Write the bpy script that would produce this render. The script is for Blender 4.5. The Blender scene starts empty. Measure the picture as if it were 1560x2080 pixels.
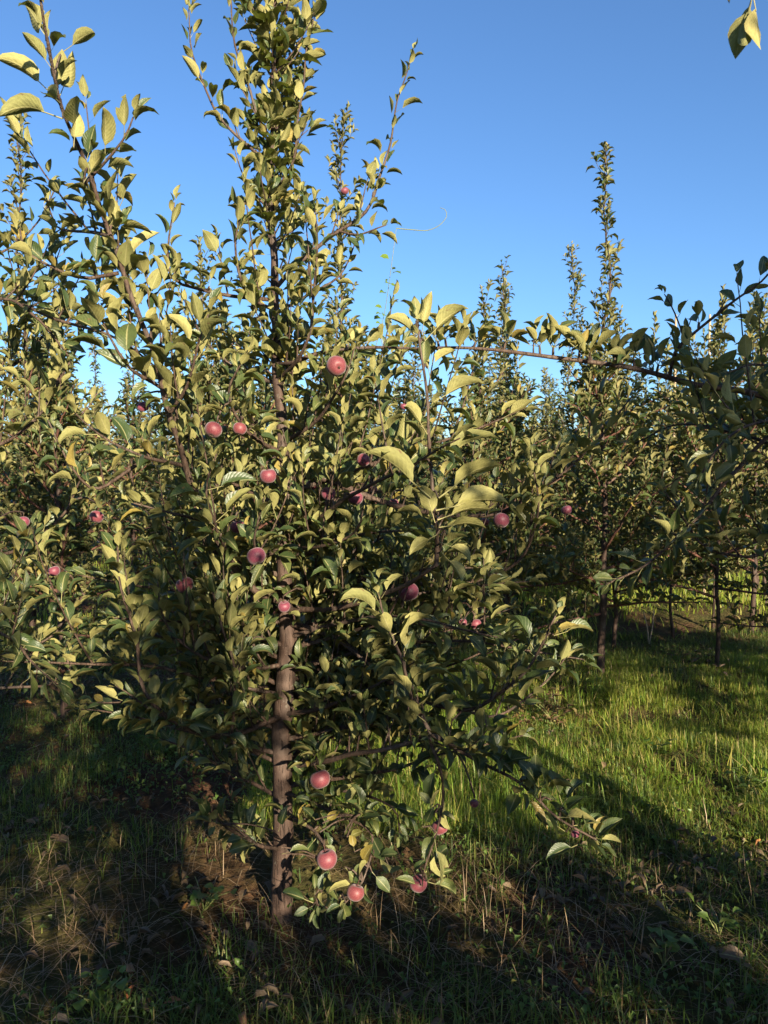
import bpy, math, random
import numpy as np
from mathutils import Vector, Matrix

R = math.radians
sc = bpy.context.scene
COL = sc.collection
rng = random.Random(7)
nrg = np.random.default_rng(7)

# ---------------------------------------------------------------- camera
CAMZ, PITCH, F = 1.5, math.atan(80 / 1563), 1563.0
cam = bpy.data.cameras.new('camera')
camo = bpy.data.objects.new('camera', cam)
COL.objects.link(camo)
camo.location = (0, 0, CAMZ)
camo.rotation_euler = (math.pi / 2 - PITCH, 0, 0)
cam.sensor_fit = 'VERTICAL'
cam.sensor_height = 24
cam.lens = 24 * F / 2080
cam.clip_start, cam.clip_end = 0.05, 1000
cam.dof.use_dof = True
cam.dof.focus_distance = 2.5
cam.dof.aperture_fstop = 7.0
sc.camera = camo

# ---------------------------------------------------------------- sky and sun
SUN_AZ, SUN_EL = 24.0, 17.0            # sun stands behind the camera, to its right
SDIR = Vector((math.sin(R(SUN_AZ)) * math.cos(R(SUN_EL)), -math.cos(R(SUN_AZ)) * math.cos(R(SUN_EL)), math.sin(R(SUN_EL))))
world = bpy.data.worlds.new('World')
sc.world = world
world.use_nodes = True
wn = world.node_tree
sky = wn.nodes.new('ShaderNodeTexSky')
sky.sky_type = 'NISHITA'
sky.sun_disc = False
sky.sun_elevation = R(SUN_EL)
sky.sun_rotation = math.atan2(SDIR.x, SDIR.y)
sky.air_density, sky.dust_density, sky.ozone_density = 1.0, 0.7, 6.0
wn.links.new(sky.outputs[0], wn.nodes['Background'].inputs[0])
wn.nodes['Background'].inputs[1].default_value = 0.067
sl = bpy.data.lights.new('sun', 'SUN')
sl.energy, sl.angle, sl.color = 5.0, R(0.53), (1.0, 0.865, 0.645)
slo = bpy.data.objects.new('sun', sl)
slo.rotation_euler = SDIR.to_track_quat('Z', 'Y').to_euler()
slo.location = (8, -15, 12)
COL.objects.link(slo)
sc.view_settings.view_transform = 'Standard'
sc.view_settings.look = 'None'
sc.view_settings.exposure = 1.75
sc.view_settings.gamma = 1.0
sc.cycles.max_bounces, sc.cycles.diffuse_bounces, sc.cycles.glossy_bounces = 6, 2, 2

# ---------------------------------------------------------------- pixel <-> place
CP, SP = math.cos(PITCH), math.sin(PITCH)
def P(px, py, D):
    """the point at depth Y = D on the photograph's line of sight"""
    xc, yc = (px - 780) / F, (1040 - py) / F
    ry, rz = CP + yc * SP, -SP + yc * CP
    t = D / ry
    return np.array([xc * t, D, CAMZ + rz * t])
def project(p):
    p = np.asarray(p, float)
    y, z = p[..., 1], p[..., 2] - CAMZ
    fw = y * CP - z * SP
    up = y * SP + z * CP
    fw = np.where(fw < 0.05, 0.05, fw)
    return 780 + F * p[..., 0] / fw, 1040 - F * up / fw, fw

# ---------------------------------------------------------------- noise and ground height
_lat = np.random.default_rng(3).random((256, 256))
def vnoise(x, y, seed=0):
    x, y = np.asarray(x, float) + seed * 17.3, np.asarray(y, float) + seed * 9.1
    xi, yi = np.floor(x).astype(int), np.floor(y).astype(int)
    fx, fy = x - xi, y - yi
    fx, fy = fx * fx * (3 - 2 * fx), fy * fy * (3 - 2 * fy)
    g = lambda a, b: _lat[a % 256, b % 256]
    return (g(xi, yi) * (1 - fx) + g(xi + 1, yi) * fx) * (1 - fy) + (g(xi, yi + 1) * (1 - fx) + g(xi + 1, yi + 1) * fx) * fy
ROWS = [-0.7, 2.5, 5.45, 8.4, 11.4, 14.4, 17.4, 20.4, 23.4, 26.4]
def ground_z(x, y):
    x, y = np.asarray(x, float), np.asarray(y, float)
    z = 0.10 * (vnoise(x * .5, y * .5, 1) - .5) + 0.07 * (vnoise(x * 1.7, y * 1.7, 2) - .5) + 0.035 * (vnoise(x * 5, y * 5, 3) - .5) + 0.02 * (vnoise(x * 14, y * 14, 4) - .5)
    for r in ROWS:
        z = z + 0.07 * np.exp(-((y - r) / .55) ** 2)
    return z - .13 * np.exp(-(((x + .33) / .8) ** 2 + ((y - 2.45) / .45) ** 2))
def gz(x, y): return float(ground_z(x, y))

# ---------------------------------------------------------------- materials
def mat(name):
    m = bpy.data.materials.new(name)
    m.use_nodes = True
    nt = m.node_tree
    b = nt.nodes['Principled BSDF']
    return m, nt, b
def N(nt, t, **kw):
    n = nt.nodes.new(t)
    for k, v in kw.items(): setattr(n, k, v)
    return n
def L(nt, a, b): nt.links.new(a, b)
def math_(nt, op, a, b=None, c=None):
    n = N(nt, 'ShaderNodeMath', operation=op)
    for i, v in enumerate((a, b, c)):
        if v is None: continue
        if isinstance(v, (int, float)): n.inputs[i].default_value = v
        else: L(nt, v, n.inputs[i])
    return n.outputs[0]
def ramp(nt, fac, stops, interp='LINEAR'):
    n = N(nt, 'ShaderNodeValToRGB')
    n.color_ramp.interpolation = interp
    e = n.color_ramp.elements
    while len(e) < len(stops): e.new(0.5)
    for el, (p, c) in zip(e, stops):
        el.position = p
        el.color = (*c, 1) if len(c) == 3 else c
    L(nt, fac, n.inputs[0])
    return n.outputs[0]
def mix(nt, fac, a, b, mode='MIX'):
    n = N(nt, 'ShaderNodeMix', data_type='RGBA', blend_type=mode)
    for i, v in ((0, fac), (6, a), (7, b)):
        if isinstance(v, (int, float)): n.inputs[i].default_value = v
        elif isinstance(v, tuple): n.inputs[i].default_value = (*v, 1)
        else: L(nt, v, n.inputs[i])
    return n.outputs[2]
def piece_random(nt):
    a = N(nt, 'ShaderNodeAttribute', attribute_name='rnd')
    o = N(nt, 'ShaderNodeObjectInfo')
    s = math_(nt, 'ADD', a.outputs['Fac'], o.outputs['Random'])
    return math_(nt, 'FRACT', s)
def noise(nt, vec, scale, detail=3, rough=.55):
    n = N(nt, 'ShaderNodeTexNoise')
    n.inputs['Scale'].default_value = scale
    n.inputs['Detail'].default_value = detail
    n.inputs['Roughness'].default_value = rough
    if vec is not None: L(nt, vec, n.inputs['Vector'])
    return n
def bump(nt, b, h, strength, dist):
    n = N(nt, 'ShaderNodeBump')
    n.inputs['Strength'].default_value = strength
    n.inputs['Distance'].default_value = dist
    L(nt, h, n.inputs['Height'])
    L(nt, n.outputs[0], b.inputs['Normal'])

def leaf_material(name, top, under, yellow, vein=True, transl=.16, trcol=(.20, .24, .03), rt=.42):
    m, nt, b = mat(name)
    rnd = piece_random(nt)
    wn_ = N(nt, 'ShaderNodeTexWhiteNoise', noise_dimensions='1D')
    L(nt, math_(nt, 'MULTIPLY', rnd, 913.7), wn_.inputs['W'])
    r2 = wn_.outputs['Value']
    ctop = ramp(nt, rnd, top)
    cun = ramp(nt, r2, under)
    tc = N(nt, 'ShaderNodeTexCoord')
    nz = noise(nt, tc.outputs['UV'], 3.0, 3)
    geo = N(nt, 'ShaderNodeNewGeometry')
    col = mix(nt, geo.outputs['Backfacing'], ctop, cun)
    # a few leaves turn yellow or have browned patches
    sel = ramp(nt, r2, [(0, (0, 0, 0)), (.955, (0, 0, 0)), (.975, (1, 1, 1)), (1, (1, 1, 1))])
    col = mix(nt, math_(nt, 'MULTIPLY', sel, .75), col, yellow)
    sep = N(nt, 'ShaderNodeSeparateXYZ'); L(nt, tc.outputs['UV'], sep.inputs[0])
    u, v = sep.outputs[0], sep.outputs[1]
    ua = math_(nt, 'ABSOLUTE', math_(nt, 'SUBTRACT', u, .5))
    brown = math_(nt, 'MULTIPLY', ramp(nt, math_(nt, 'ADD', nz.outputs['Fac'], math_(nt, 'MULTIPLY', ua, .32)), [(0, (0, 0, 0)), (.70, (0, 0, 0)), (.76, (1, 1, 1)), (1, (1, 1, 1))]), ramp(nt, r2, [(0, (1, 1, 1)), (.38, (1, 1, 1)), (.42, (0, 0, 0)), (1, (0, 0, 0))]))
    col = mix(nt, math_(nt, 'MULTIPLY', brown, .8), col, (.10, .055, .025))
    mott = noise(nt, tc.outputs['UV'], 9.0, 2)
    col = mix(nt, .30, col, ramp(nt, mott.outputs['Fac'], [(.3, (.25, .25, .25)), (.7, (.8, .8, .75))]), 'OVERLAY')
    if vein:
        k = math_(nt, 'SUBTRACT', v, math_(nt, 'MULTIPLY', ua, .62))
        s = math_(nt, 'SINE', math_(nt, 'MULTIPLY', k, 62.0))
        line = ramp(nt, s, [(0, (0, 0, 0)), (.55, (0, 0, 0)), (1, (1, 1, 1))])
        mid = ramp(nt, ua, [(0, (1, 1, 1)), (.018, (1, 1, 1)), (.05, (0, 0, 0)), (1, (0, 0, 0))])
        col = mix(nt, math_(nt, 'MULTIPLY', line, .08), col, (.30, .30, .12))
        col = mix(nt, math_(nt, 'MULTIPLY', mid, .55), col, (.34, .31, .14))
        hh = math_(nt, 'SUBTRACT', math_(nt, 'MULTIPLY', math_(nt, 'ABSOLUTE', math_(nt, 'SINE', math_(nt, 'MULTIPLY', k, 31.0))), .5), mid)
        hh = math_(nt, 'ADD', hh, math_(nt, 'MULTIPLY', mott.outputs['Fac'], 1.2))
        bump(nt, b, hh, .35, .002)
    L(nt, col, b.inputs['Base Color'])
    ro = math_(nt, 'ADD', math_(nt, 'MULTIPLY', geo.outputs['Backfacing'], .35), rt)
    L(nt, ro, b.inputs['Roughness'])
    b.inputs['Specular IOR Level'].default_value = .38
    tr = N(nt, 'ShaderNodeBsdfTranslucent')
    tr.inputs[0].default_value = (*trcol, 1)
    ms = N(nt, 'ShaderNodeMixShader')
    ms.inputs[0].default_value = transl
    L(nt, b.outputs[0], ms.inputs[1]); L(nt, tr.outputs[0], ms.inputs[2])
    L(nt, ms.outputs[0], nt.nodes['Material Output'].inputs[0])
    return m

M_LEAF = leaf_material('apple_leaf',
    [(0, (.028, .048, .016)), (.4, (.038, .058, .018)), (.75, (.054, .072, .022)), (1, (.085, .098, .030))],
    [(0, (.165, .165, .056)), (.5, (.205, .193, .066)), (1, (.25, .228, .080))],
    (.24, .17, .035))
M_LEAF2 = leaf_material('far_leaf',
    [(0, (.026, .046, .015)), (.5, (.042, .064, .021)), (1, (.080, .096, .030))],
    [(0, (.140, .140, .056)), (.5, (.175, .165, .064)), (1, (.215, .195, .078))],
    (.24, .17, .035), vein=False)
M_VINE = leaf_material('vine_leaf', [(0, (.085, .15, .02)), (1, (.14, .20, .03))], [(0, (.14, .19, .05)), (1, (.17, .21, .06))], (.25, .22, .03), vein=False, transl=.35, trcol=(.25, .38, .04))
M_WEED = leaf_material('weed_leaf', [(0, (.05, .095, .02)), (1, (.10, .15, .03))], [(0, (.09, .13, .04)), (1, (.12, .16, .05))], (.2, .16, .04), vein=False, transl=.3, trcol=(.2, .3, .04))
M_REDWEED = leaf_material('wilted_leaf', [(0, (.10, .045, .03)), (.5, (.13, .085, .03)), (1, (.16, .13, .05))], [(0, (.14, .07, .05)), (1, (.17, .13, .06))], (.25, .09, .07), vein=False, transl=.2, trcol=(.25, .12, .04))
M_DEAD = leaf_material('dry_leaf', [(0, (.060, .036, .022)), (.5, (.10, .064, .038)), (1, (.18, .125, .078))], [(0, (.08, .052, .034)), (1, (.19, .14, .098))], (.3, .12, .03), vein=True, transl=.08, trcol=(.25, .13, .05), rt=.6)
M_ORANGE = leaf_material('orange_leaf', [(0, (.30, .09, .03)), (1, (.36, .13, .05))], [(0, (.30, .12, .05)), (1, (.34, .15, .07))], (.3, .12, .03), vein=True, transl=.15, trcol=(.4, .14, .04), rt=.55)

def blade_material(name, stops, transl, trcol):
    m, nt, b = mat(name)
    rnd = piece_random(nt)
    col = ramp(nt, rnd, stops)
    tc = N(nt, 'ShaderNodeTexCoord')
    sep = N(nt, 'ShaderNodeSeparateXYZ'); L(nt, tc.outputs['UV'], sep.inputs[0])
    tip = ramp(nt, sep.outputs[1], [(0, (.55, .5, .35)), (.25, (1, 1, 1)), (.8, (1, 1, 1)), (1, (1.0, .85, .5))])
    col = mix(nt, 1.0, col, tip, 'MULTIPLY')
    L(nt, col, b.inputs['Base Color'])
    b.inputs['Roughness'].default_value = .5
    b.inputs['Specular IOR Level'].default_value = .3
    tr = N(nt, 'ShaderNodeBsdfTranslucent'); tr.inputs[0].default_value = (*trcol, 1)
    ms = N(nt, 'ShaderNodeMixShader'); ms.inputs[0].default_value = transl
    L(nt, b.outputs[0], ms.inputs[1]); L(nt, tr.outputs[0], ms.inputs[2])
    L(nt, ms.outputs[0], nt.nodes['Material Output'].inputs[0])
    return m
M_GRASS_SHADE_TINT = blade_material('shade_tinted_grass_blade', [(0, (.035, .065, .013)), (.35, (.060, .10, .018)), (.7, (.10, .135, .025)), (.88, (.15, .15, .04)), (1, (.24, .19, .09))], .30, (.26, .34, .03))  # darker copy of the grass; shade between the trees put into its colour
M_GRASS_SUN_TINT = blade_material('sun_tinted_grass_blade', [(0, (.07, .13, .018)), (.35, (.14, .22, .026)), (.7, (.23, .28, .04)), (.88, (.29, .27, .06)), (1, (.34, .27, .11))], .38, (.40, .48, .035))  # brighter, yellower copy of the grass; sunlight put into its colour
M_STRAW = blade_material('straw', [(0, (.11, .070, .040)), (.5, (.19, .125, .07)), (1, (.34, .25, .15))], .1, (.3, .2, .08))

def bark_material(name, c0, c1, c2, scale):
    m, nt, b = mat(name)
    tc = N(nt, 'ShaderNodeTexCoord')
    mp = N(nt, 'ShaderNodeMapping'); mp.inputs['Scale'].default_value = (1, 1, .35)
    L(nt, tc.outputs['Object'], mp.inputs[0])
    n1 = noise(nt, mp.outputs[0], scale, 5, .6)
    col = ramp(nt, n1.outputs['Fac'], [(.25, c0), (.5, c1), (.75, c2)])
    mp2 = N(nt, 'ShaderNodeMapping'); mp2.inputs['Scale'].default_value = (1, 1, 2.6)
    L(nt, tc.outputs['Object'], mp2.inputs[0])
    vo = N(nt, 'ShaderNodeTexVoronoi'); vo.inputs['Scale'].default_value = scale * 2.2
    L(nt, mp2.outputs[0], vo.inputs[0])
    lent = ramp(nt, vo.outputs['Distance'], [(0, (1, 1, 1)), (.12, (1, 1, 1)), (.2, (0, 0, 0)), (1, (0, 0, 0))])
    col = mix(nt, math_(nt, 'MULTIPLY', lent, .5), col, (.26, .20, .15))
    n3 = noise(nt, tc.outputs['Object'], 6, 2)
    col = mix(nt, ramp(nt, n3.outputs['Fac'], [(.5, (0, 0, 0)), (.7, (.6, .6, .6))]), col, (.11, .085, .07))
    mp4 = N(nt, 'ShaderNodeMapping'); mp4.inputs['Scale'].default_value = (1, 1, .12)
    L(nt, tc.outputs['Object'], mp4.inputs[0])
    n5 = noise(nt, mp4.outputs[0], scale * 2.5, 4, .65)
    fis = ramp(nt, n5.outputs['Fac'], [(0, (1, 1, 1)), (.36, (1, 1, 1)), (.44, (0, 0, 0)), (1, (0, 0, 0))])
    col = mix(nt, math_(nt, 'MULTIPLY', fis, .75), col, (.022, .014, .011))
    n6 = noise(nt, tc.outputs['Object'], scale * .55, 5, .7)
    lich = ramp(nt, n6.outputs['Fac'], [(0, (0, 0, 0)), (.60, (0, 0, 0)), (.66, (1, 1, 1)), (1, (1, 1, 1))])
    col = mix(nt, math_(nt, 'MULTIPLY', lich, .28), col, (.20, .19, .155))
    L(nt, col, b.inputs['Base Color'])
    b.inputs['Roughness'].default_value = .72
    b.inputs['Specular IOR Level'].default_value = .25
    bump(nt, b, math_(nt, 'SUBTRACT', math_(nt, 'ADD', n1.outputs['Fac'], math_(nt, 'MULTIPLY', lent, .3)), math_(nt, 'MULTIPLY', fis, .8)), .8, .007)
    return m
M_BARK = bark_material('bark', (.026, .016, .012), (.050, .030, .022), (.092, .060, .045), 42)
M_TWIG = bark_material('twig_bark', (.085, .034, .024), (.12, .052, .036), (.15, .08, .055), 90)
M_STEMG, _nt, _b = mat('green_stem')
_b.inputs['Base Color'].default_value = (.14, .16, .05, 1); _b.inputs['Roughness'].default_value = .6
M_DRYSTEM, _nt, _b = mat('dry_stem')
_b.inputs['Base Color'].default_value = (.34, .25, .16, 1); _b.inputs['Roughness'].default_value = .8

def apple_material():
    m, nt, b = mat('apple_skin')
    tc = N(nt, 'ShaderNodeTexCoord')
    o = N(nt, 'ShaderNodeObjectInfo')
    ad = N(nt, 'ShaderNodeVectorMath', operation='ADD')
    L(nt, tc.outputs['Object'], ad.inputs[0])
    L(nt, o.outputs['Random'], ad.inputs[1])
    mp = N(nt, 'ShaderNodeMapping'); mp.inputs['Scale'].default_value = (1, 1, .3)
    L(nt, ad.outputs[0], mp.inputs[0])
    n1 = noise(nt, mp.outputs[0], 48, 4)
    n2 = noise(nt, ad.outputs[0], 14, 2)
    col = ramp(nt, n1.outputs['Fac'], [(.25, (.060, .007, .020)), (.5, (.115, .016, .036)), (.75, (.20, .048, .066))])
    col = mix(nt, ramp(nt, n2.outputs['Fac'], [(.46, (0, 0, 0)), (.78, (.40, .40, .40))]), col, (.27, .085, .055))
    vo = N(nt, 'ShaderNodeTexVoronoi'); vo.inputs['Scale'].default_value = 210
    L(nt, ad.outputs[0], vo.inputs[0])
    sp = ramp(nt, vo.outputs['Distance'], [(0, (1, 1, 1)), (.16, (1, 1, 1)), (.26, (0, 0, 0)), (1, (0, 0, 0))])
    col = mix(nt, math_(nt, 'MULTIPLY', sp, .4), col, (.45, .27, .2))
    hs = N(nt, 'ShaderNodeHueSaturation')
    L(nt, math_(nt, 'ADD', .482, math_(nt, 'MULTIPLY', o.outputs['Random'], .036)), hs.inputs['Hue'])
    L(nt, col, hs.inputs['Color'])
    L(nt, hs.outputs[0], b.inputs['Base Color'])
    L(nt, math_(nt, 'ADD', .42, math_(nt, 'MULTIPLY', n2.outputs['Fac'], .2)), b.inputs['Roughness'])
    b.inputs['Specular IOR Level'].default_value = .4
    b.inputs['Sheen Weight'].default_value = .2
    bump(nt, b, n1.outputs['Fac'], .12, .001)
    return m
M_APPLE = apple_material()
M_CALYX, _nt, _b = mat('calyx')
_b.inputs['Base Color'].default_value = (.07, .05, .028, 1); _b.inputs['Roughness'].default_value = .9

def soil_material():
    m, nt, b = mat('soil')
    tc = N(nt, 'ShaderNodeTexCoord')
    n1 = noise(nt, tc.outputs['Object'], 1.3, 6, .65)
    n2 = noise(nt, tc.outputs['Object'], 26, 6, .7)
    col = ramp(nt, n2.outputs['Fac'], [(.25, (.040, .020, .012)), (.5, (.078, .039, .022)), (.78, (.15, .080, .045))])
    moss = ramp(nt, n1.outputs['Fac'], [(.40, (0, 0, 0)), (.60, (1, 1, 1))])
    n4 = noise(nt, tc.outputs['Object'], 70, 4, .7)
    green = ramp(nt, n4.outputs['Fac'], [(.3, (.03, .045, .012)), (.7, (.075, .095, .022))])
    col = mix(nt, math_(nt, 'MULTIPLY', moss, .7), col, green)
    vo = N(nt, 'ShaderNodeTexVoronoi'); vo.inputs['Scale'].default_value = 34
    L(nt, tc.outputs['Object'], vo.inputs[0])
    L(nt, col, b.inputs['Base Color'])
    b.inputs['Roughness'].default_value = .95
    b.inputs['Specular IOR Level'].default_value = .1
    h = math_(nt, 'ADD', n2.outputs['Fac'], math_(nt, 'MULTIPLY', vo.outputs['Distance'], -.5))
    bump(nt, b, math_(nt, 'ADD', h, math_(nt, 'MULTIPLY', n4.outputs['Fac'], .3)), 1.0, .03)
    return m
M_SOIL = soil_material()

# ---------------------------------------------------------------- mesh helpers
class Geo:
    """collects triangles; builds ONE mesh"""
    def __init__(self):
        self.v, self.f, self.uv, self.r, self.n = [], [], [], [], 0
    def add(self, v, f, uv=None, r=None):
        v = np.asarray(v, np.float32); f = np.asarray(f, np.int32)
        self.v.append(v); self.f.append(f + self.n)
        self.uv.append(np.zeros((len(v), 2), np.float32) if uv is None else np.asarray(uv, np.float32))
        self.r.append(np.zeros(len(v), np.float32) if r is None else np.asarray(r, np.float32))
        self.n += len(v)
    def mesh(self, name, smooth=True):
        me = bpy.data.meshes.new(name)
        if not self.v: return me
        v, f = np.concatenate(self.v), np.concatenate(self.f)
        uv, r = np.concatenate(self.uv), np.concatenate(self.r)
        me.vertices.add(len(v)); me.vertices.foreach_set('co', v.ravel())
        me.loops.add(len(f) * 3); me.loops.foreach_set('vertex_index', f.ravel())
        me.polygons.add(len(f))
        me.polygons.foreach_set('loop_start', np.arange(0, len(f) * 3, 3, dtype=np.int32))
        me.polygons.foreach_set('use_smooth', np.full(len(f), smooth))
        me.update(calc_edges=True)
        l = me.uv_layers.new(name='UVMap')
        l.data.foreach_set('uv', uv[f.ravel()].ravel())
        a = me.attributes.new('rnd', 'FLOAT', 'POINT')
        a.data.foreach_set('value', r)
        return me
    def build(self, name, m, parent=None, smooth=True):
        me = self.mesh(name, smooth)
        me.materials.append(m)
        return link(name, me, parent)
def link(name, data, parent=None):
    o = bpy.data.objects.new(name, data)
    COL.objects.link(o)
    if parent is not None: o.parent = parent
    return o
def tag(o, label=None, cat=None, group=None, kind=None):
    if label: o['label'] = label
    if cat: o['category'] = cat
    if group: o['group'] = group
    if kind: o['kind'] = kind
    return o
def unit(v):
    v = np.asarray(v, float)
    return v / (np.linalg.norm(v) + 1e-9)
def catmull(pts, step):
    pts = [np.asarray(p, float) for p in pts]
    if len(pts) == 2: pts = [pts[0], (pts[0] + pts[1]) / 2, pts[1]]
    out = []
    for i in range(len(pts) - 1):
        p1, p2 = pts[i], pts[i + 1]
        p0 = pts[i - 1] if i else 2 * p1 - p2
        p3 = pts[i + 2] if i + 2 < len(pts) else 2 * p2 - p1
        n = max(1, int(round(np.linalg.norm(p2 - p1) / step)))
        for k in range(n):
            t = k / n
            out.append(.5 * ((2 * p1) + (-p0 + p2) * t + (2 * p0 - 5 * p1 + 4 * p2 - p3) * t * t + (-p0 + 3 * p1 - 3 * p2 + p3) * t ** 3))
    out.append(pts[-1])
    return np.array(out)
def tube(geo, pts, rad, sides=6, knob=0, r=None):
    pts = np.asarray(pts, float); n = len(pts)
    rad = np.asarray(rad, float) * (1 + (knob * (nrg.random(n) - .5) if knob else 0))
    tan = np.gradient(pts, axis=0)
    tan /= np.linalg.norm(tan, axis=1)[:, None] + 1e-9
    ref = np.array([0.3, 1, 0.2]) if abs(tan[0][2]) > .8 else np.array([0, 0, 1.])
    rings = []
    x = unit(np.cross(tan[0], ref))
    a = np.arange(sides) * 2 * np.pi / sides
    for i in range(n):
        x = unit(x - tan[i] * np.dot(x, tan[i]))
        y = np.cross(tan[i], x)
        rings.append(pts[i] + rad[i] * (np.cos(a)[:, None] * x + np.sin(a)[:, None] * y))
    v = np.concatenate(rings + [pts[-1:] + tan[-1:] * rad[-1]])
    f = []
    for i in range(n - 1):
        for k in range(sides):
            A, B = i * sides + k, i * sides + (k + 1) % sides
            f += [(A, B, B + sides), (A, B + sides, A + sides)]
    for k in range(sides):
        f.append(((n - 1) * sides + k, (n - 1) * sides + (k + 1) % sides, n * sides))
    geo.add(v, f, r=None if r is None else np.full(len(v), r))

# ---------------------------------------------------------------- leaves (unit: blade length 1, stalk at the origin, blade along +Y, upper face +Z)
def leaf_shape(seed, nst, width, arch, fold, curl, petiole, twist=0., bite=0, lod=0):
    q = np.random.default_rng(seed)
    ts = np.linspace(0, 1, nst)
    acr = [-1, -.5, 0, .5, 1] if lod == 0 else [-1, 0, 1]
    y = z = 0.0
    base_up = .25
    cent = []
    ang = base_up
    for i, t in enumerate(ts):
        if i:
            d = 1 / (nst - 1)
            ang = base_up - arch * (t ** 1.25)
            y += math.cos(ang) * d; z += math.sin(ang) * d
        cent.append((y, z, ang))
    w = width * (np.sin(np.pi * ts ** .82) ** .85) * (1 - .12 * ts)
    w[0] = .02; w[-1] = .0
    v, uv = [], []
    for i, t in enumerate(ts):
        cy, cz, an = cent[i]
        tw = twist * t
        for a in acr:
            jit = 1 + (.09 * (q.random() - .5) if abs(a) == 1 else 0)
            x = a * w[i] * jit * math.cos(fold * abs(a) ** .7)
            up = abs(a) ** 1.3 * w[i] * math.sin(fold) + curl * (abs(a) ** 2) * w[i] * math.sin(t * 9 + seed + (2 if a > 0 else 0)) * .5
            xx = x * math.cos(tw) - up * math.sin(tw)
            up = x * math.sin(tw) + up * math.cos(tw)
            v.append((xx, petiole + cy - up * math.sin(an), cz + up * math.cos(an)))
            uv.append((.5 + .5 * a, t))
    k = len(acr); f = []
    for i in range(nst - 1):
        for j in range(k - 1):
            A = i * k + j
            if bite and lod == 0 and ((i, j) in ((nst - 4, 3), (nst - 3, 3)) if bite == 1 else (i, j) in ((2, 0), (3, 0), (nst - 2, 2), (nst - 2, 3), (nst - 2, 1), (nst - 2, 0))): continue
            f.append((A, A + 1, A + 1 + k))
            if i < nst - 2 or True: f.append((A, A + 1 + k, A + k))
    v = np.array(v); n0 = len(v)
    # the stalk
    if lod == 0:
        pv, pf = [], []
        for s_, (yy, zz, r) in enumerate(((0, -.02, .017), (petiole + .06, .012, .012))):
            for m in range(3):
                aa = m * 2.094 + .5
                pv.append((r * math.cos(aa), yy, zz + r * math.sin(aa) - (.012 if s_ else 0)))
        for m in range(3):
            A, B = m, (m + 1) % 3
            pf += [(A, B, B + 3), (A, B + 3, A + 3)]
        v = np.concatenate([v, np.array(pv)]); f += [tuple(n0 + i for i in t) for t in pf]
        uv += [(.5, .02)] * 6
    else:
        v = np.concatenate([v, np.array([(-.014, 0, 0), (.014, 0, 0), (0, petiole + .05, .01)])])
        f += [(n0, n0 + 1, n0 + 2)]
        uv += [(.5, .02)] * 3
    return v, np.array(f), np.array(uv)
LOD0 = [leaf_shape(1, 7, .29, .45, .65, .2, .38), leaf_shape(2, 7, .31, .8, .8, .15, .42, .3), leaf_shape(3, 7, .29, 1.1, .9, .3, .40, -.4),
        leaf_shape(4, 7, .33, .25, .35, .25, .34, .25), leaf_shape(5, 7, .31, .5, 1.0, .3, .46, .5), leaf_shape(6, 7, .32, .6, .7, .25, .40, -.4, bite=1),
        leaf_shape(7, 7, .33, .4, .45, .35, .34, .3, bite=2), leaf_shape(8, 7, .29, 1.5, .75, .25, .46, -.3), leaf_shape(9, 7, .28, .0, .5, .2, .40, .15), leaf_shape(10, 7, .30, .7, .85, .3, .34, -.6),
        leaf_shape(11, 7, .32, .9, .3, .3, .38, .1), leaf_shape(12, 7, .27, -.2, .7, .2, .42, .4)]
LOD1 = [leaf_shape(11, 4, .34, .6, .75, .2, .25, .2, lod=1), leaf_shape(12, 4, .36, 1.0, .9, .2, .28, .4, lod=1), leaf_shape(13, 4, .35, .3, 1.1, .3, .25, -.5, lod=1), leaf_shape(14, 4, .34, 1.4, .7, .2, .3, -.2, lod=1)]
LOD2 = [leaf_shape(21, 3, .42, 1.0, .9, 0, .15, .3, lod=1), leaf_shape(22, 3, .42, 1.6, .7, 0, .15, -.4, lod=1)]
LOD0R = [leaf_shape(41, 6, .29, .5, .65, .2, .38, lod=1), leaf_shape(42, 6, .31, .9, .8, .15, .42, .3, lod=1), leaf_shape(43, 6, .29, 1.2, .9, .3, .40, -.4, lod=1), leaf_shape(44, 6, .32, .3, .4, .25, .34, .25, lod=1), leaf_shape(45, 6, .30, .6, 1.0, .3, .46, .5, lod=1), leaf_shape(46, 6, .28, 0., .6, .25, .40, -.3, lod=1), leaf_shape(47, 6, .30, 1.6, .7, .25, .42, .2, lod=1)]
VINE = [leaf_shape(31, 5, .52, .8, .3, .3, .35, lod=1), leaf_shape(32, 5, .48, 1.2, .15, .3, .4, .3, lod=1)]
_lm = {}
def leaf_mesh(shape, key, m):
    if (key, m.name) not in _lm:
        g = Geo(); g.add(*shape)
        me = g.mesh('leaf'); me.materials.append(m)
        _lm[(key, m.name)] = me
    return _lm[(key, m.name)]

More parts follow.
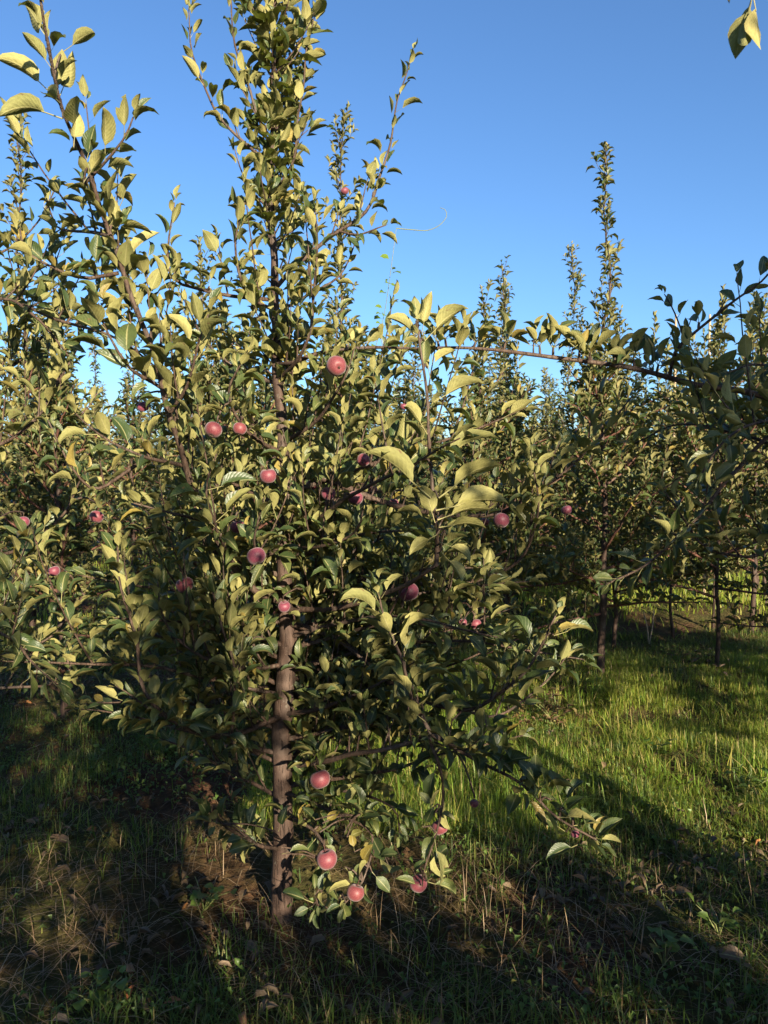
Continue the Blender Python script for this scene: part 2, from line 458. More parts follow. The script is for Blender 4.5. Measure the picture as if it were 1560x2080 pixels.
class Leaves:
    def __init__(self): self.p, self.M, self.k, self.r = [], [], [], []
    def add(self, p, d, up, size, k=None):
        d = unit(d)
        x = np.cross(d, up); nx = np.linalg.norm(x)
        if nx < 1e-3: x = np.array([1., 0, 0]); nx = 1
        x = x / nx
        n = np.cross(x, d)
        self.p.append(np.array(p, float)); self.M.append(np.stack([x, d, n], 1) * size)
        self.k.append(rng.randrange(1 << 20) if k is None else k); self.r.append(rng.random())
    def done(self):
        self.p = np.array(self.p).reshape(-1, 3); self.M = np.array(self.M).reshape(-1, 3, 3)
        self.k = np.array(self.k, int); self.r = np.array(self.r)
    def centres(self): return self.p + self.M[:, :, 1] * .7
    def size(self): return np.linalg.norm(self.M[:, :, 1], axis=1)
def merge_leaves(lv, idx, shapes, origin):
    g = Geo()
    for s, (v, f, uv) in enumerate(shapes):
        ii = idx[lv.k[idx] % len(shapes) == s]
        if not len(ii): continue
        V = np.einsum('nij,vj->nvi', lv.M[ii], v) + (lv.p[ii] - origin)[:, None]
        nv = len(v)
        Fs = (f[None] + (np.arange(len(ii)) * nv)[:, None, None]).reshape(-1, 3)
        g.add(V.reshape(-1, 3), Fs, np.tile(uv, (len(ii), 1)), np.repeat(lv.r[ii], nv))
    return g

# ---------------------------------------------------------------- trees
UP = np.array([0, 0, 1.])
class Tree:
    def __init__(self, base, seed, lod=0, leafscale=1.0):
        self.base = np.array(base, float); self.lod = lod; self.ls = leafscale
        self.trunk = Geo(); self.branches = []; self.lv = Leaves(); self.q = random.Random(seed)
        self.skel = []
        self.sides = 7 if lod == 0 else (5 if lod == 1 else 3)
        self.leaf_gap = (.020, .031) if lod == 0 else ((.018, .028) if lod == 1 else (.04, .06))
    def U(self, a, b): return self.q.uniform(a, b)
    def wiggle(self, pts, amp):
        n = len(pts)
        ph = [self.U(0, 6.3) for _ in range(6)]
        t = np.linspace(0, 1, n); L_ = np.linalg.norm(pts[-1] - pts[0])
        env = np.minimum(1, t * 4)
        off = np.stack([np.sin(t * L_ * 11 + ph[0]) + .6 * np.sin(t * L_ * 27 + ph[1]), np.sin(t * L_ * 12 + ph[2]) + .6 * np.sin(t * L_ * 25 + ph[3]), .6 * np.sin(t * L_ * 13 + ph[4])], 1)
        return pts + off * (amp * env)[:, None]
    def trunk_line(self, pts, rads, bare=0.0):
        c = catmull(pts, .05)
        seg = np.concatenate([[0], np.cumsum(np.linalg.norm(np.diff(np.array(pts), axis=0), axis=1))])
        sc_ = np.concatenate([[0], np.cumsum(np.linalg.norm(np.diff(c, axis=0), axis=1))])
        r = np.interp(sc_ / sc_[-1], seg / seg[-1], rads)
        c = self.wiggle(c, .004)
        tube(self.trunk, c - self.base, r, 12 if self.lod == 0 else (7 if self.lod == 1 else 4), .10)
        self.skel.append((c, None))
        return c, r
    def leafs_along(self, c, s0, prof=1.0, gap=None, size=.08):
        """leaves in a spiral along a shoot"""
        seg = np.concatenate([[0], np.cumsum(np.linalg.norm(np.diff(c, axis=0), axis=1))])
        Ltot = seg[-1]; s = s0; az = self.U(0, 6.3)
        g = gap or self.leaf_gap
        while s < Ltot - .002:
            t = s / Ltot
            p = np.array([np.interp(s, seg, c[:, i]) for i in range(3)])
            i = min(len(c) - 2, int(np.searchsorted(seg, s)))
            ax = unit(c[i + 1] - c[i]) if i + 1 < len(c) else unit(c[-1] - c[-2])
            self.leaf_at(p, ax, az, R(self.U(26, 62)) * (1 - .55 * t ** 4), size * self.U(.55, 1.2) * (1 - .5 * max(0, t - .75) / .25) * prof)
            az += 2.4 + self.U(-.35, .35)
            s += self.U(*g) * (1 - .4 * t ** 3)
        for k in range(2 if self.lod < 2 else 1):                   # small leaves at the tip
            self.leaf_at(c[-1], unit(c[-1] - c[-2]), az + k * 2.4, R(self.U(10, 35)), size * self.U(.4, .7))
    def leaf_at(self, p, ax, az, ang, size):
        size *= .88 if self.lod == 0 else .98
        ref = np.array([1., 0, 0]) if abs(ax[2]) > .9 else UP
        a = unit(np.cross(ax, ref)); b = np.cross(ax, a)
        out = math.cos(az) * a + math.sin(az) * b
        d = unit(ax * math.cos(ang) + out * math.sin(ang) + np.array([self.U(-.15, .15), self.U(-.15, .15), self.U(-.22, .08)]))
        up = unit(ax * .8 + UP * .9 + np.array([self.U(-.65, .65), self.U(-.65, .65), self.U(-.3, .3)]))
        self.lv.add(p, d, up, size * self.ls, self.q.randrange(1 << 20))
    def rosette(self, g, p, d, n=None, size=.075, stub=.02):
        d = unit(d)
        e = p + d * stub
        tube(g, np.array([p, (p + e) / 2, e]) - self.base, [.0036, .004, .003] if self.lod < 2 else [.004, .004, .004], 4 if self.lod < 2 else 3)
        n = n or (self.q.randint(4, 8) if self.lod < 2 else 4)
        az = self.U(0, 6.3)
        for k in range(n):
            self.leaf_at(e, d, az + k * 2.4 + self.U(-.3, .3), R(self.U(25, 78)), size * self.U(.55, 1.1))
    def shoot(self, g, p, d, Ln, r0=.0032, size=.078, bend=.5, prof=1.0):
        n = max(4, int(Ln / .04))
        pts = [np.array(p, float)]; d = unit(d)
        for i in range(n):
            d = unit(d + UP * bend * .16 + np.array([self.U(-.07, .07), self.U(-.07, .07), self.U(-.04, .04)]))
            pts.append(pts[-1] + d * Ln / n)
        c = np.array(pts)
        tube(g, c - self.base, np.linspace(r0, .0013, len(c)) * (1 if self.lod < 2 else 1.4), 5 if self.lod == 0 else 3)
        self.leafs_along(c, self.U(.01, .03), prof, None, size)
        self.skel.append((c, g))
        return c
    def limb(self, pts, r0, r1, dens=1.0, shoot_len=(.10, .34), bare=.06, tip=.35, size=.08, step=.035, g=None, wig=.006, spur=.5, up=.75, gap=None):
        """a limb with spurs and upright shoots; returns its line and mesh"""
        new = g is None
        g = g or Geo()
        c = self.wiggle(catmull(pts, step), wig)
        seg = np.concatenate([[0], np.cumsum(np.linalg.norm(np.diff(c, axis=0), axis=1))]); T = seg[-1]
        rad = r1 + (r0 - r1) * (1 - seg / T) ** 1.0
        tube(g, c - self.base, rad, self.sides, .16)
        self.skel.append((c, g))
        s = bare
        while s < T - tip * .6:
            p = np.array([np.interp(s, seg, c[:, i]) for i in range(3)])
            i = min(len(c) - 2, int(np.searchsorted(seg, s))); ax = unit(c[i + 1] - c[i])
            side = unit(np.cross(ax, UP) * self.U(-1, 1) + UP * self.U(.1, 1.0) + ax * self.U(-.1, .5))
            if self.q.random() < spur: self.rosette(g, p, side, size=size * .95)
            else:
                d = unit(side * .8 + UP * up + ax * self.U(.1, .6))
                self.shoot(g, p, d, self.U(*shoot_len) * (1 if self.q.random() < .85 else 1.4), size=size)
            s += (self.U(.034, .074) if self.lod == 0 else self.U(.036, .078)) / dens * (1 if self.lod < 2 else 1.5)
        # leaves along the young end
        k = int(np.searchsorted(seg, max(0, T - tip)))
        if len(c) - k > 2: self.leafs_along(c[k:], .0, 1.0, gap, size)
        if new: self.branches.append(g)
        return c, g
    def finish(self): self.lv.done()

def spindle(base, seed, H, lod, bulk=2.1, reach=.8, nb=17, low=.5, leader=1.0, dens=1.0, ls=1.0, tr=.026, lean=(0, 0)):
    """a slender spindle apple tree: bushy skirt of limbs and a narrow leafy leader"""
    t = Tree(base, seed, lod, ls)
    b = t.base
    pts = [b + np.array([lean[0] * z + t.U(-.03, .03) * (z > .3), lean[1] * z + t.U(-.03, .03) * (z > .3), z - (.06 if z == 0 else 0)]) for z in np.linspace(0, H, 9)]
    rr = [tr * 1.15, tr, tr * .88, tr * .74, tr * .58, tr * .42, tr * .28, tr * .16, .003]
    c, r = t.trunk_line(pts, rr)
    zs = c[:, 2] - b[2]
    az = t.U(0, 6.3)
    at = lambda z: np.array([np.interp(z, zs, c[:, i]) for i in range(3)])
    for k in range(nb):
        u = (k + t.U(0, .6)) / nb
        z = low + (bulk - low) * u ** .95
        Ln = reach * t.U(.65, 1.15) * (1 - .62 * u ** 1.5)
        el = R(t.U(12, 42) + 14 * u - 28 * max(0, 1 - u * 3))
        d = np.array([math.cos(az) * math.cos(el), math.sin(az) * math.cos(el), math.sin(el)])
        p = at(z)
        q1 = p + d * Ln * .5 + UP * t.U(-.03, .04)
        q2 = p + d * Ln + UP * t.U(-.12, .14)
        t.limb([p, q1, q2], .011 * (1.1 - .5 * u), .003, dens=dens, shoot_len=(.10, .30 + .25 * u * u), size=.08)
        az += 2.4 + t.U(-.3, .3)
    g = t.trunk; z = bulk * .9
    while z < H - .1:                                   # short upright shoots of the leader
        u = (z - bulk * .9) / (H - bulk * .9)
        p = at(z); a = t.U(0, 6.3); el = R(t.U(45, 75))
        d = np.array([math.cos(a) * math.cos(el), math.sin(a) * math.cos(el), math.sin(el)])
        if t.q.random() < .55: t.shoot(g, p, d, t.U(.10, .34) * (1.15 - .6 * u) * leader, size=.07)
        else: t.rosette(g, p, d, size=.066)
        z += t.U(.022, .045) * (1 if lod < 2 else 1.5)
    k = int(np.searchsorted(zs, H - .4)); t.leafs_along(c[k:], 0, 1, None, .062)
    t.finish()
    return t

trees = []          # (tree, label, group, how many leaf parts)
ROW_TREES = 'apple trees in the orchard rows'

# ---- the apple tree in front
bx = P(572, 1890, 2.5)
T0 = Tree((bx[0], 2.5, gz(bx[0], 2.5)), 11, 0)
tp = [P(570, 1925, 2.5), P(574, 1700, 2.5), P(574, 1500, 2.5), P(582, 1320, 2.5), P(580, 1200, 2.5), P(577, 1000, 2.5), P(571, 850, 2.5), P(562, 700, 2.5), P(555, 560, 2.5), P(553, 400, 2.5), P(553, 250, 2.5), P(557, 100, 2.5), P(555, -70, 2.5), P(556, -200, 2.5)]
trunk_c, _ = T0.trunk_line(tp, [.037, .0335, .0325, .031, .0255, .021, .018, .0145, .0125, .010, .0085, .007, .005, .003])
def px(*a): return [P(*k) for k in a]
# the long leader leaning up to the left
l1, g1 = T0.limb(px((578, 1225, 2.5), (500, 1185, 2.42), (425, 1060, 2.3), (375, 950, 2.2), (342, 830, 2.12), (305, 690, 2.05), (255, 575, 2.0), (215, 455, 1.95), (165, 310, 1.85), (122, 195, 1.76), (96, 85, 1.68), (78, -40, 1.62)), .0125, .0026, dens=1.25, size=.082, tip=.62, gap=(.028, .044), spur=.55, shoot_len=(.08, .26), wig=.004)
T0.limb(px((170, 375, 1.9), (205, 335, 1.88), (245, 285, 1.86), (270, 240, 1.85)), .0045, .002, g=g1, dens=.5, size=.085, tip=.3)
T0.limb(px((240, 555, 2.0), (150, 560, 2.0), (60, 520, 1.97), (40, 470, 1.95)), .0055, .002, g=g1, size=.08)
T0.limb(px((225, 480, 1.95), (160, 470, 2.1), (105, 455, 2.15), (90, 400, 2.15)), .0055, .002, g=g1, size=.075)
T0.limb(px((345, 840, 2.12), (385, 770, 2.05), (412, 690, 2.0), (425, 640, 1.98)), .0055, .002, g=g1, dens=.6, size=.1)
T0.limb(px((330, 790, 2.12), (260, 740, 2.0), (215, 660, 1.95), (205, 615, 1.93)), .0055, .002, g=g1, dens=.6, size=.1)
T0.limb(px((370, 945, 2.2), (300, 930, 2.1), (225, 895, 2.0), (160, 840, 1.95)), .006, .002, g=g1, dens=.8, size=.085, shoot_len=(.06, .16))
T0.limb(px((300, 930, 2.1), (200, 990, 2.05), (140, 950, 2.0), (95, 855, 1.98)), .0055, .002, g=g1, dens=.8, size=.08)
T0.limb(px((425, 1060, 2.3), (330, 1040, 2.2), (270, 1020, 2.15)), .0055, .002, g=g1, size=.08)
T0.limb(px((470, 1150, 2.38), (440, 1080, 2.15), (425, 1000, 2.05), (440, 920, 2.0)), .0055, .002, g=g1, size=.095)
# limbs of the front side
T0.limb(px((580, 968, 2.49), (640, 968, 2.47), (700, 990, 2.46), (760, 1015, 2.48), (850, 1035, 2.52), (1000, 1045, 2.56), (1100, 992, 2.6), (1190, 920, 2.66), (1285, 805, 2.7)), .012, .0025, dens=1.1, size=.085)
cz, _ = T0.limb(px((586, 1240, 2.48), (690, 1232, 2.32), (800, 1200, 2.12), (893, 1145, 1.97)), .010, .005, dens=.9, size=.08, tip=0.02, shoot_len=(.06, .2))
g = T0.branches[-1]
c = T0.wiggle(catmull([cz[-1]] + px((889, 1080, 1.95), (878, 1000, 1.93), (871, 900, 1.9), (866, 830, 1.88), (860, 750, 1.86), (853, 680, 1.85), (848, 655, 1.85)), .03), .003)
tube(g, c - T0.base, np.linspace(.0062, .0022, len(c)), 7, .2); T0.skel.append((c, g))
T0.leafs_along(c, .30, 1.0, (.09, .12), .085)
for k in range(16): T0.leaf_at(c[0] + UP * rng.uniform(.0, .13), UP, k * 2.4, R(rng.uniform(50, 80)), rng.uniform(.06, .1))
_, gl = T0.limb(px((586, 1560, 2.48), (700, 1535, 2.3), (800, 1520, 2.12), (875, 1490, 2.02)), .010, .005, dens=1.1, size=.085, tip=.05)
T0.limb(px((875, 1490, 2.02), (842, 1420, 2.0), (805, 1330, 1.98), (778, 1250, 1.97), (764, 1185, 1.96)), .0058, .0022, g=gl, dens=.55, size=.09, tip=.34, shoot_len=(.04, .1))
T0.limb(px((875, 1490, 2.02), (960, 1540, 2.05), (1060, 1590, 2.0), (1140, 1665, 1.97), (1205, 1705, 1.95)), .0065, .0022, g=gl, dens=1.15, size=.085, tip=.3, up=.35, shoot_len=(.05, .14))
T0.limb(px((870, 1495, 2.02), (900, 1590, 2.05), (880, 1690, 2.03), (862, 1775, 2.0)), .0055, .002, g=gl, dens=.8, size=.082, up=.1, shoot_len=(.04, .1))
_, gr = T0.limb(px((586, 1265, 2.49), (690, 1300, 2.38), (800, 1390, 2.28), (930, 1440, 2.16), (1030, 1400, 2.06), (1100, 1320, 2.0), (1135, 1250, 1.98)), .011, .0025, dens=1.1, size=.09, shoot_len=(.06, .2))
T0.limb(px((930, 1440, 2.16), (1010, 1450, 2.2), (1090, 1400, 2.2), (1150, 1330, 2.2)), .005, .002, g=gr, size=.08)
T0.limb(px((590, 1190, 2.5), (740, 1170, 2.55), (900, 1190, 2.6), (1040, 1150, 2.55), (1090, 1060, 2.45), (1080, 960, 2.4)), .010, .0025, dens=1.0, size=.085)
_, gb = T0.limb(px((575, 1725, 2.5), (520, 1712, 2.35), (460, 1685, 2.22), (412, 1635, 2.15)), .0075, .002, dens=.9, size=.085, tip=.42, up=.3, shoot_len=(.04, .1))
T0.limb(px((582, 1650, 2.48), (640, 1690, 2.33), (660, 1750, 2.22), (640, 1840, 2.15)), .007, .002, dens=1.1, size=.085, up=.3, shoot_len=(.04, .12))
T0.limb(px((582, 1610, 2.48), (680, 1650, 2.3), (760, 1700, 2.2), (740, 1790, 2.15), (700, 1830, 2.12)), .007, .002, dens=1.1, size=.085, up=.3, shoot_len=(.04, .12))
T0.limb(px((586, 1590, 2.5), (700, 1610, 2.45), (800, 1640, 2.3), (815, 1690, 2.2)), .007, .002, dens=1.0, size=.085, up=.4, shoot_len=(.05, .15))
_, gq = T0.limb(px((574, 1455, 2.48), (470, 1490, 2.36), (360, 1470, 2.25), (292, 1410, 2.18), (268, 1270, 2.15), (250, 1170, 2.14), (238, 1095, 2.13)), .0095, .002, dens=1.1, size=.085)
T0.limb(px((470, 1490, 2.36), (480, 1380, 2.3), (452, 1270, 2.25), (420, 1190, 2.22)), .0055, .002, g=gq, size=.085)
T0.limb(px((573, 1350, 2.49), (500, 1360, 2.4), (420, 1340, 2.3), (340, 1280, 2.25), (320, 1180, 2.2)), .008, .002, size=.085)
T0.limb(px((575, 1400, 2.52), (480, 1390, 2.7), (380, 1340, 2.85), (300, 1240, 2.9)), .008, .002, size=.085)
T0.limb(px((590, 1420, 2.52), (680, 1390, 2.68), (760, 1330, 2.8), (830, 1260, 2.85)), .008, .002, size=.085)
T0.limb(px((577, 1100, 2.52), (480, 1060, 2.7), (380, 1010, 2.85), (300, 900, 2.9)), .009, .002, size=.085)
T0.limb(px((577, 1110, 2.48), (530, 1130, 2.3), (520, 1080, 2.15), (540, 1010, 2.1)), .007, .002, size=.09)
T0.limb(px((577, 1120, 2.48), (640, 1110, 2.3), (720, 1080, 2.2), (745, 1010, 2.15)), .007, .002, size=.085)
T0.limb(px((574, 900, 2.5), (640, 860, 2.4), (690, 790, 2.3), (715, 700, 2.28)), .008, .002, size=.085)
T0.limb(px((574, 920, 2.5), (500, 880, 2.35), (470, 800, 2.25), (500, 720, 2.2)), .008, .002, size=.085)
T0.limb(px((572, 880, 2.52), (660, 850, 2.7), (760, 800, 2.8), (820, 720, 2.85)), .008, .002, size=.08)
T0.limb(px((568, 780, 2.5), (500, 760, 2.6), (420, 700, 2.65), (370, 610, 2.68)), .008, .002, size=.08)
T0.limb(px((564, 740, 2.48), (600, 735, 2.4), (660, 715, 2.37), (740, 708, 2.36), (850, 706, 2.35)), .008, .0035, size=.082, dens=.9, shoot_len=(.06, .2))
T0.limb(px((566, 770, 2.49), (610, 720, 2.35), (640, 640, 2.3), (642, 520, 2.28), (638, 415, 2.27)), .0065, .002, size=.08, dens=.8, spur=.7)
T0.limb(px((557, 610, 2.5), (490, 603, 2.42), (405, 585, 2.35), (352, 560, 2.3), (345, 480, 2.28), (350, 415, 2.28)), .0075, .0018, size=.075, dens=1.05)
T0.limb(px((557, 630, 2.5), (500, 590, 2.4), (480, 500, 2.35), (495, 400, 2.33)), .006, .0018, size=.075)
T0.limb(px((558, 640, 2.5), (620, 600, 2.55), (690, 560, 2.6), (725, 490, 2.62)), .006, .0018, size=.075)
T0.limb(px((556, 590, 2.5), (600, 540, 2.5), (680, 480, 2.52), (740, 430, 2.54), (772, 350, 2.55), (800, 250, 2.56), (822, 170, 2.56), (838, 108, 2.56)), .0075, .0015, size=.072, dens=.55, tip=.62, shoot_len=(.05, .18))
T0.limb(px((690, 470, 2.52), (730, 480, 2.5), (790, 458, 2.48)), .004, .0018, size=.07)
T0.limb(px((553, 345, 2.5), (500, 290, 2.42), (440, 225, 2.38), (405, 140, 2.36), (386, 70, 2.35), (378, 15, 2.35)), .0055, .0015, size=.072, dens=.55, tip=.55, shoot_len=(.04, .1))
T0.limb(px((553, 400, 2.5), (590, 330, 2.48), (608, 230, 2.47), (625, 120, 2.47), (640, 0, 2.47)), .005, .0015, size=.06, dens=.5, tip=.7, shoot_len=(.04, .1))
T0.limb(px((553, 310, 2.49), (520, 230, 2.44), (490, 120, 2.42), (470, 10, 2.4), (460, -60, 2.4)), .005, .0015, size=.066, dens=.6, tip=.6, shoot_len=(.04, .1))
T0.limb(px((554, 430, 2.5), (515, 390, 2.45), (490, 340, 2.42), (480, 300, 2.4)), .0045, .0015, size=.066, shoot_len=(.04, .12))
for k in range(22):
    z = .5 + 1.0 * ((k + .5) / 22); a = 2.4 * k + 1.0
    if math.sin(a) < -.75: a += 1.2
    p = np.array([np.interp(z, trunk_c[:, 2], trunk_c[:, i]) for i in range(3)])
    Ln = rng.uniform(.5, .9); d = np.array([math.cos(a), math.sin(a), .28]) * Ln
    T0.limb([p, p + d * .5 + UP * .02, p + d + UP * rng.uniform(-.05, .15)], .009, .002, dens=1.0, size=.082, shoot_len=(.12, .4), spur=.4)
def leaf_px(t, items, D, up, jit=.25, spread=.04, ks=(0, 1, 2, 3, 7, 9, 10)):
    """single leaves that stand out: (stalk foot, tip); each foot is carried by a short spur from the nearest wood"""
    for (fx, fy, ex, ey) in items:
        f, e = P(fx, fy, D), P(ex, ey, D + rng.uniform(-spread, spread))
        best = None
        for (cc, gg) in t.skel:
            if gg is None: continue
            dd = np.linalg.norm(cc - f, axis=1); k = int(dd.argmin())
            if best is None or dd[k] < best[0]: best = (dd[k], cc[k], gg)
        if best[0] > .012:
            q = catmull([best[1], (best[1] + f) / 2 + UP * .01, f], .02); tube(best[2], q - t.base, np.linspace(.003, .002, len(q)), 5)
        d = e - f
        t.lv.add(f, d, np.array(up) + np.array([rng.uniform(-jit, jit) for _ in range(3)]), np.linalg.norm(d) / 1.30, rng.choice(ks))
        t.lv.r[-1] = rng.uniform(.9, .99) if False else t.lv.r[-1]
N_BEFORE = len(T0.lv.p)
leaf_px(T0, [(858, 692, 793, 634), (862, 692, 935, 618), (868, 748, 918, 708), (875, 818, 978, 765), (868, 882, 826, 812), (880, 950, 996, 868), (890, 1010, 1004, 930), (876, 1010, 755, 912),
             (885, 1035, 1022, 1010), (888, 1055, 988, 1022), (880, 1055, 810, 1032), (892, 1070, 984, 1060), (856, 680, 872, 598), (850, 665, 842, 600), (888, 1085, 830, 1120), (893, 1100, 960, 1130), (896, 1120, 945, 1175), (884, 1062, 860, 985)], 1.88, (0, .6, .75), ks=(1, 2, 7, 10))
leaf_px(T0, [(795, 1290, 872, 1255), (790, 1265, 705, 1190), (775, 1215, 742, 1165), (775, 1215, 808, 1160), (770, 1235, 728, 1215), (815, 1340, 745, 1250), (800, 1310, 860, 1235), (840, 1400, 905, 1350), (850, 1430, 790, 1360), (865, 1465, 800, 1420), (860, 1440, 930, 1420)], 1.97, (0, .35, .9))
LOW = [(430, 1668, 398, 1622), (440, 1672, 425, 1700), (500, 1690, 520, 1632), (500, 1700, 460, 1712), (520, 1712, 468, 1728), (565, 1690, 582, 1640), (570, 1720, 590, 1690), (570, 1735, 628, 1725), (640, 1665, 618, 1640),
       (655, 1672, 690, 1650), (650, 1690, 640, 1735), (700, 1690, 690, 1755), (705, 1700, 735, 1690), (640, 1820, 638, 1772), (640, 1835, 570, 1808), (636, 1840, 598, 1860), (640, 1825, 668, 1770), (690, 1815, 705, 1868),
       (670, 1850, 690, 1815), (720, 1730, 715, 1690), (730, 1760, 760, 1715), (755, 1770, 790, 1812), (760, 1740, 808, 1735), (745, 1750, 720, 1775), (700, 1760, 730, 1800), (790, 1745, 800, 1715)]
leaf_px(T0, LOW, 2.16, (0, -.55, .8))
leaf_px(T0, [(862, 1775, 908, 1715), (865, 1790, 912, 1765), (868, 1790, 930, 1812), (858, 1800, 806, 1785), (845, 1700, 838, 1665), (860, 1680, 880, 1640), (885, 1650, 925, 1660), (880, 1640, 850, 1610)], 2.02, (0, -.6, .8))
leaf_px(T0, [(1160, 1690, 1120, 1625), (1160, 1692, 1140, 1640), (1195, 1705, 1175, 1640), (1195, 1705, 1205, 1650), (1180, 1712, 1112, 1745), (1200, 1710, 1262, 1665), (1150, 1690, 1090, 1650), (1145, 1640, 1118, 1565), (1140, 1640, 1180, 1578), (1100, 1610, 1060, 1545),
             (1085, 1600, 1045, 1540), (1140, 1650, 1185, 1620), (1120, 1625, 1090, 1560), (1205, 1705, 1225, 1660), (1060, 1590, 1000, 1530)], 1.97, (0, -.45, .85))
leaf_px(T0, [(1130, 1265, 1075, 1240), (1132, 1262, 1148, 1212), (1125, 1290, 1205, 1268), (1110, 1310, 1120, 1262), (1095, 1330, 1140, 1362), (1090, 1330, 1045, 1240), (1040, 1395, 1130, 1370), (1030, 1400, 980, 1325), (1020, 1400, 1010, 1330), (1000, 1420, 1060, 1440), (960, 1440, 905, 1370), (975, 1430, 940, 1350)], 2.02, (0, .1, .95))
leaf_px(T0, [(95, 75, 42, 5), (95, 98, 85, 50), (112, 190, 125, 100), (110, 195, 18, 108), (118, 195, 105, 120), (120, 200, 150, 120), (128, 240, 20, 205), (128, 105, 190, 62), (150, 300, 155, 225), (170, 370, 215, 300)], 1.78, (0, .6, .7))
N_AFTER = len(T0.lv.p)
for k in range(16):
    z = .40 + .62 * ((k + .5) / 16); a = (rng.uniform(-.75, .9) if k % 3 else rng.uniform(2.3, 3.9))
    p = np.array([np.interp(z, trunk_c[:, 2], trunk_c[:, i]) for i in range(3)])
    Ln = rng.uniform(.45, .95); d = np.array([math.cos(a), math.sin(a), .22]) * Ln
    T0.limb([p, p + d * .5 + UP * .03, p + d + UP * rng.uniform(-.1, .15)], .008, .002, dens=1.0, size=.082, shoot_len=(.12, .38), spur=.4)
gt = T0.trunk
zz = trunk_c[:, 2]
for k in range(125):                                    # short spurs and shoots on the trunk itself
    z = rng.uniform(.75, zz[-1] - .1) if k > 105 else rng.uniform(1.75, zz[-1] - .1)
    p = np.array([np.interp(z, zz, trunk_c[:, i]) for i in range(3)])
    a, el = rng.uniform(0, 6.3), R(rng.uniform(25, 65))
    d = np.array([math.cos(a) * math.cos(el), math.sin(a) * math.cos(el), math.sin(el)])
    if rng.random() < .6: T0.rosette(gt, p, d, size=.08)
    else: T0.shoot(gt, p, d, rng.uniform(.08, .24), size=.082)
trees.append((T0, 'tall apple tree in front with red apples and a long branch leaning up left', None, 300))

# ---- the neighbour on the left, its trunk outside the picture
T1 = Tree((-2.02, 2.55, gz(-2.02, 2.55)), 22, 0)
b1 = T1.base
c1, _ = T1.trunk_line([b1 - UP * .05, b1 + [.01, 0, .6], b1 + [0, .02, 1.2], b1 + [.02, 0, 1.9], b1 + [0, 0, 2.6], b1 + [.03, 0, 3.2]], [.036, .031, .025, .017, .010, .004])
def on(cc, z): return np.array([np.interp(z, cc[:, 2], cc[:, i]) for i in range(3)])
T1.limb([on(c1, .9)] + px((-200, 1230, 2.4), (0, 1285, 2.25), (70, 1350, 2.15), (118, 1395, 2.12)), .012, .0025, size=.09, dens=1.1)
T1.limb([on(c1, 1.1)] + px((-150, 1150, 2.5), (30, 1120, 2.45), (120, 1050, 2.4), (180, 960, 2.4)), .012, .0025, size=.085)
T1.limb([on(c1, 1.3)] + px((-150, 960, 2.5), (40, 880, 2.5), (130, 760, 2.5), (170, 660, 2.48)), .012, .0025, size=.085)
T1.limb([on(c1, 1.7)] + px((-160, 640, 2.35), (0, 605, 2.25), (60, 635, 2.2), (140, 725, 2.15)), .011, .0025, size=.08, dens=1.2)
T1.limb([on(c1, 1.75)] + px((-160, 560, 2.5), (20, 610, 2.4), (140, 655, 2.3), (235, 690, 2.25), (330, 760, 2.2)), .011, .0025, size=.08, dens=1.2)
T1.limb([on(c1, 1.5)] + px((-150, 780, 2.5), (30, 740, 2.6), (120, 640, 2.65), (130, 560, 2.65)), .011, .0025, size=.08, dens=1.2)
T1.limb([on(c1, 1.9)] + px((-150, 560, 2.5), (0, 520, 2.5), (70, 450, 2.5), (110, 385, 2.5)), .009, .002, size=.075)
T1.limb([on(c1, .7)] + px((-200, 1330, 2.6), (0, 1330, 2.7), (110, 1290, 2.75), (170, 1210, 2.75)), .010, .0025, size=.085)
T1.limb([on(c1, .6)] + px((-200, 1400, 2.7), (0, 1400, 2.8), (140, 1380, 2.9), (240, 1310, 2.95)), .010, .0025, size=.085)
for k in range(12):
    a = 2.4 * k; z = .6 + k * .15
    d = np.array([math.cos(a), math.sin(a), .45]) * rng.uniform(.5, .8)
    if d[0] > .35: d[0] = -d[0]
    T1.limb([on(c1, z), on(c1, z) + d * .5, on(c1, z) + d], .009, .002, size=.08)
trees.append((T1, 'leafy apple tree at the left edge whose limbs reach in beside the leaning branch', None, 300))

# ---- the neighbour on the right, its trunk outside the picture
T2 = Tree((1.50, 2.5, gz(1.5, 2.5)), 33, 0)
b2 = T2.base
c2, _ = T2.trunk_line([b2 - UP * .05, b2 + [.01, 0, .6], b2 + [0, .02, 1.2], b2 + [.02, 0, 1.9], b2 + [0, 0, 2.6], b2 + [.03, 0, 3.1]], [.036, .031, .025, .017, .010, .004])
la, ga = T2.limb([on(c2, 1.45)] + px((1640, 850, 2.45), (1530, 800, 2.4), (1400, 778, 2.37), (1290, 750, 2.36), (1200, 735, 2.35), (1050, 716, 2.35), (950, 708, 2.35), (860, 706, 2.35)), .0125, .004, dens=.42, size=.085, shoot_len=(.03, .08), spur=.9, tip=.03, wig=.003)
for (ax_, ay_) in ((905, 708), (1035, 714), (1092, 722), (1178, 733), (1205, 737), (1248, 744), (1335, 762), (1300, 753), (1120, 726), (1400, 778), (1440, 785)):
    q_ = P(ax_, ay_, 2.355); k_ = int(np.linalg.norm(la - q_, axis=1).argmin())
    T2.rosette(ga, la[k_], np.array([rng.uniform(-.3, .3), rng.uniform(-.3, .3), 1]), 8, .092, .03)
T2.limb(px((1360, 768, 2.37), (1375, 715, 2.33), (1420, 665, 2.28), (1480, 620, 2.22), (1545, 572, 2.15), (1600, 500, 2.1)), .0058, .002, g=ga, dens=.85, size=.072, shoot_len=(.04, .12), spur=.8, tip=.4)
T2.limb(px((1390, 695, 2.3), (1370, 640, 2.3), (1350, 600, 2.3)), .003, .0015, g=ga, dens=.8, size=.07, tip=.2)
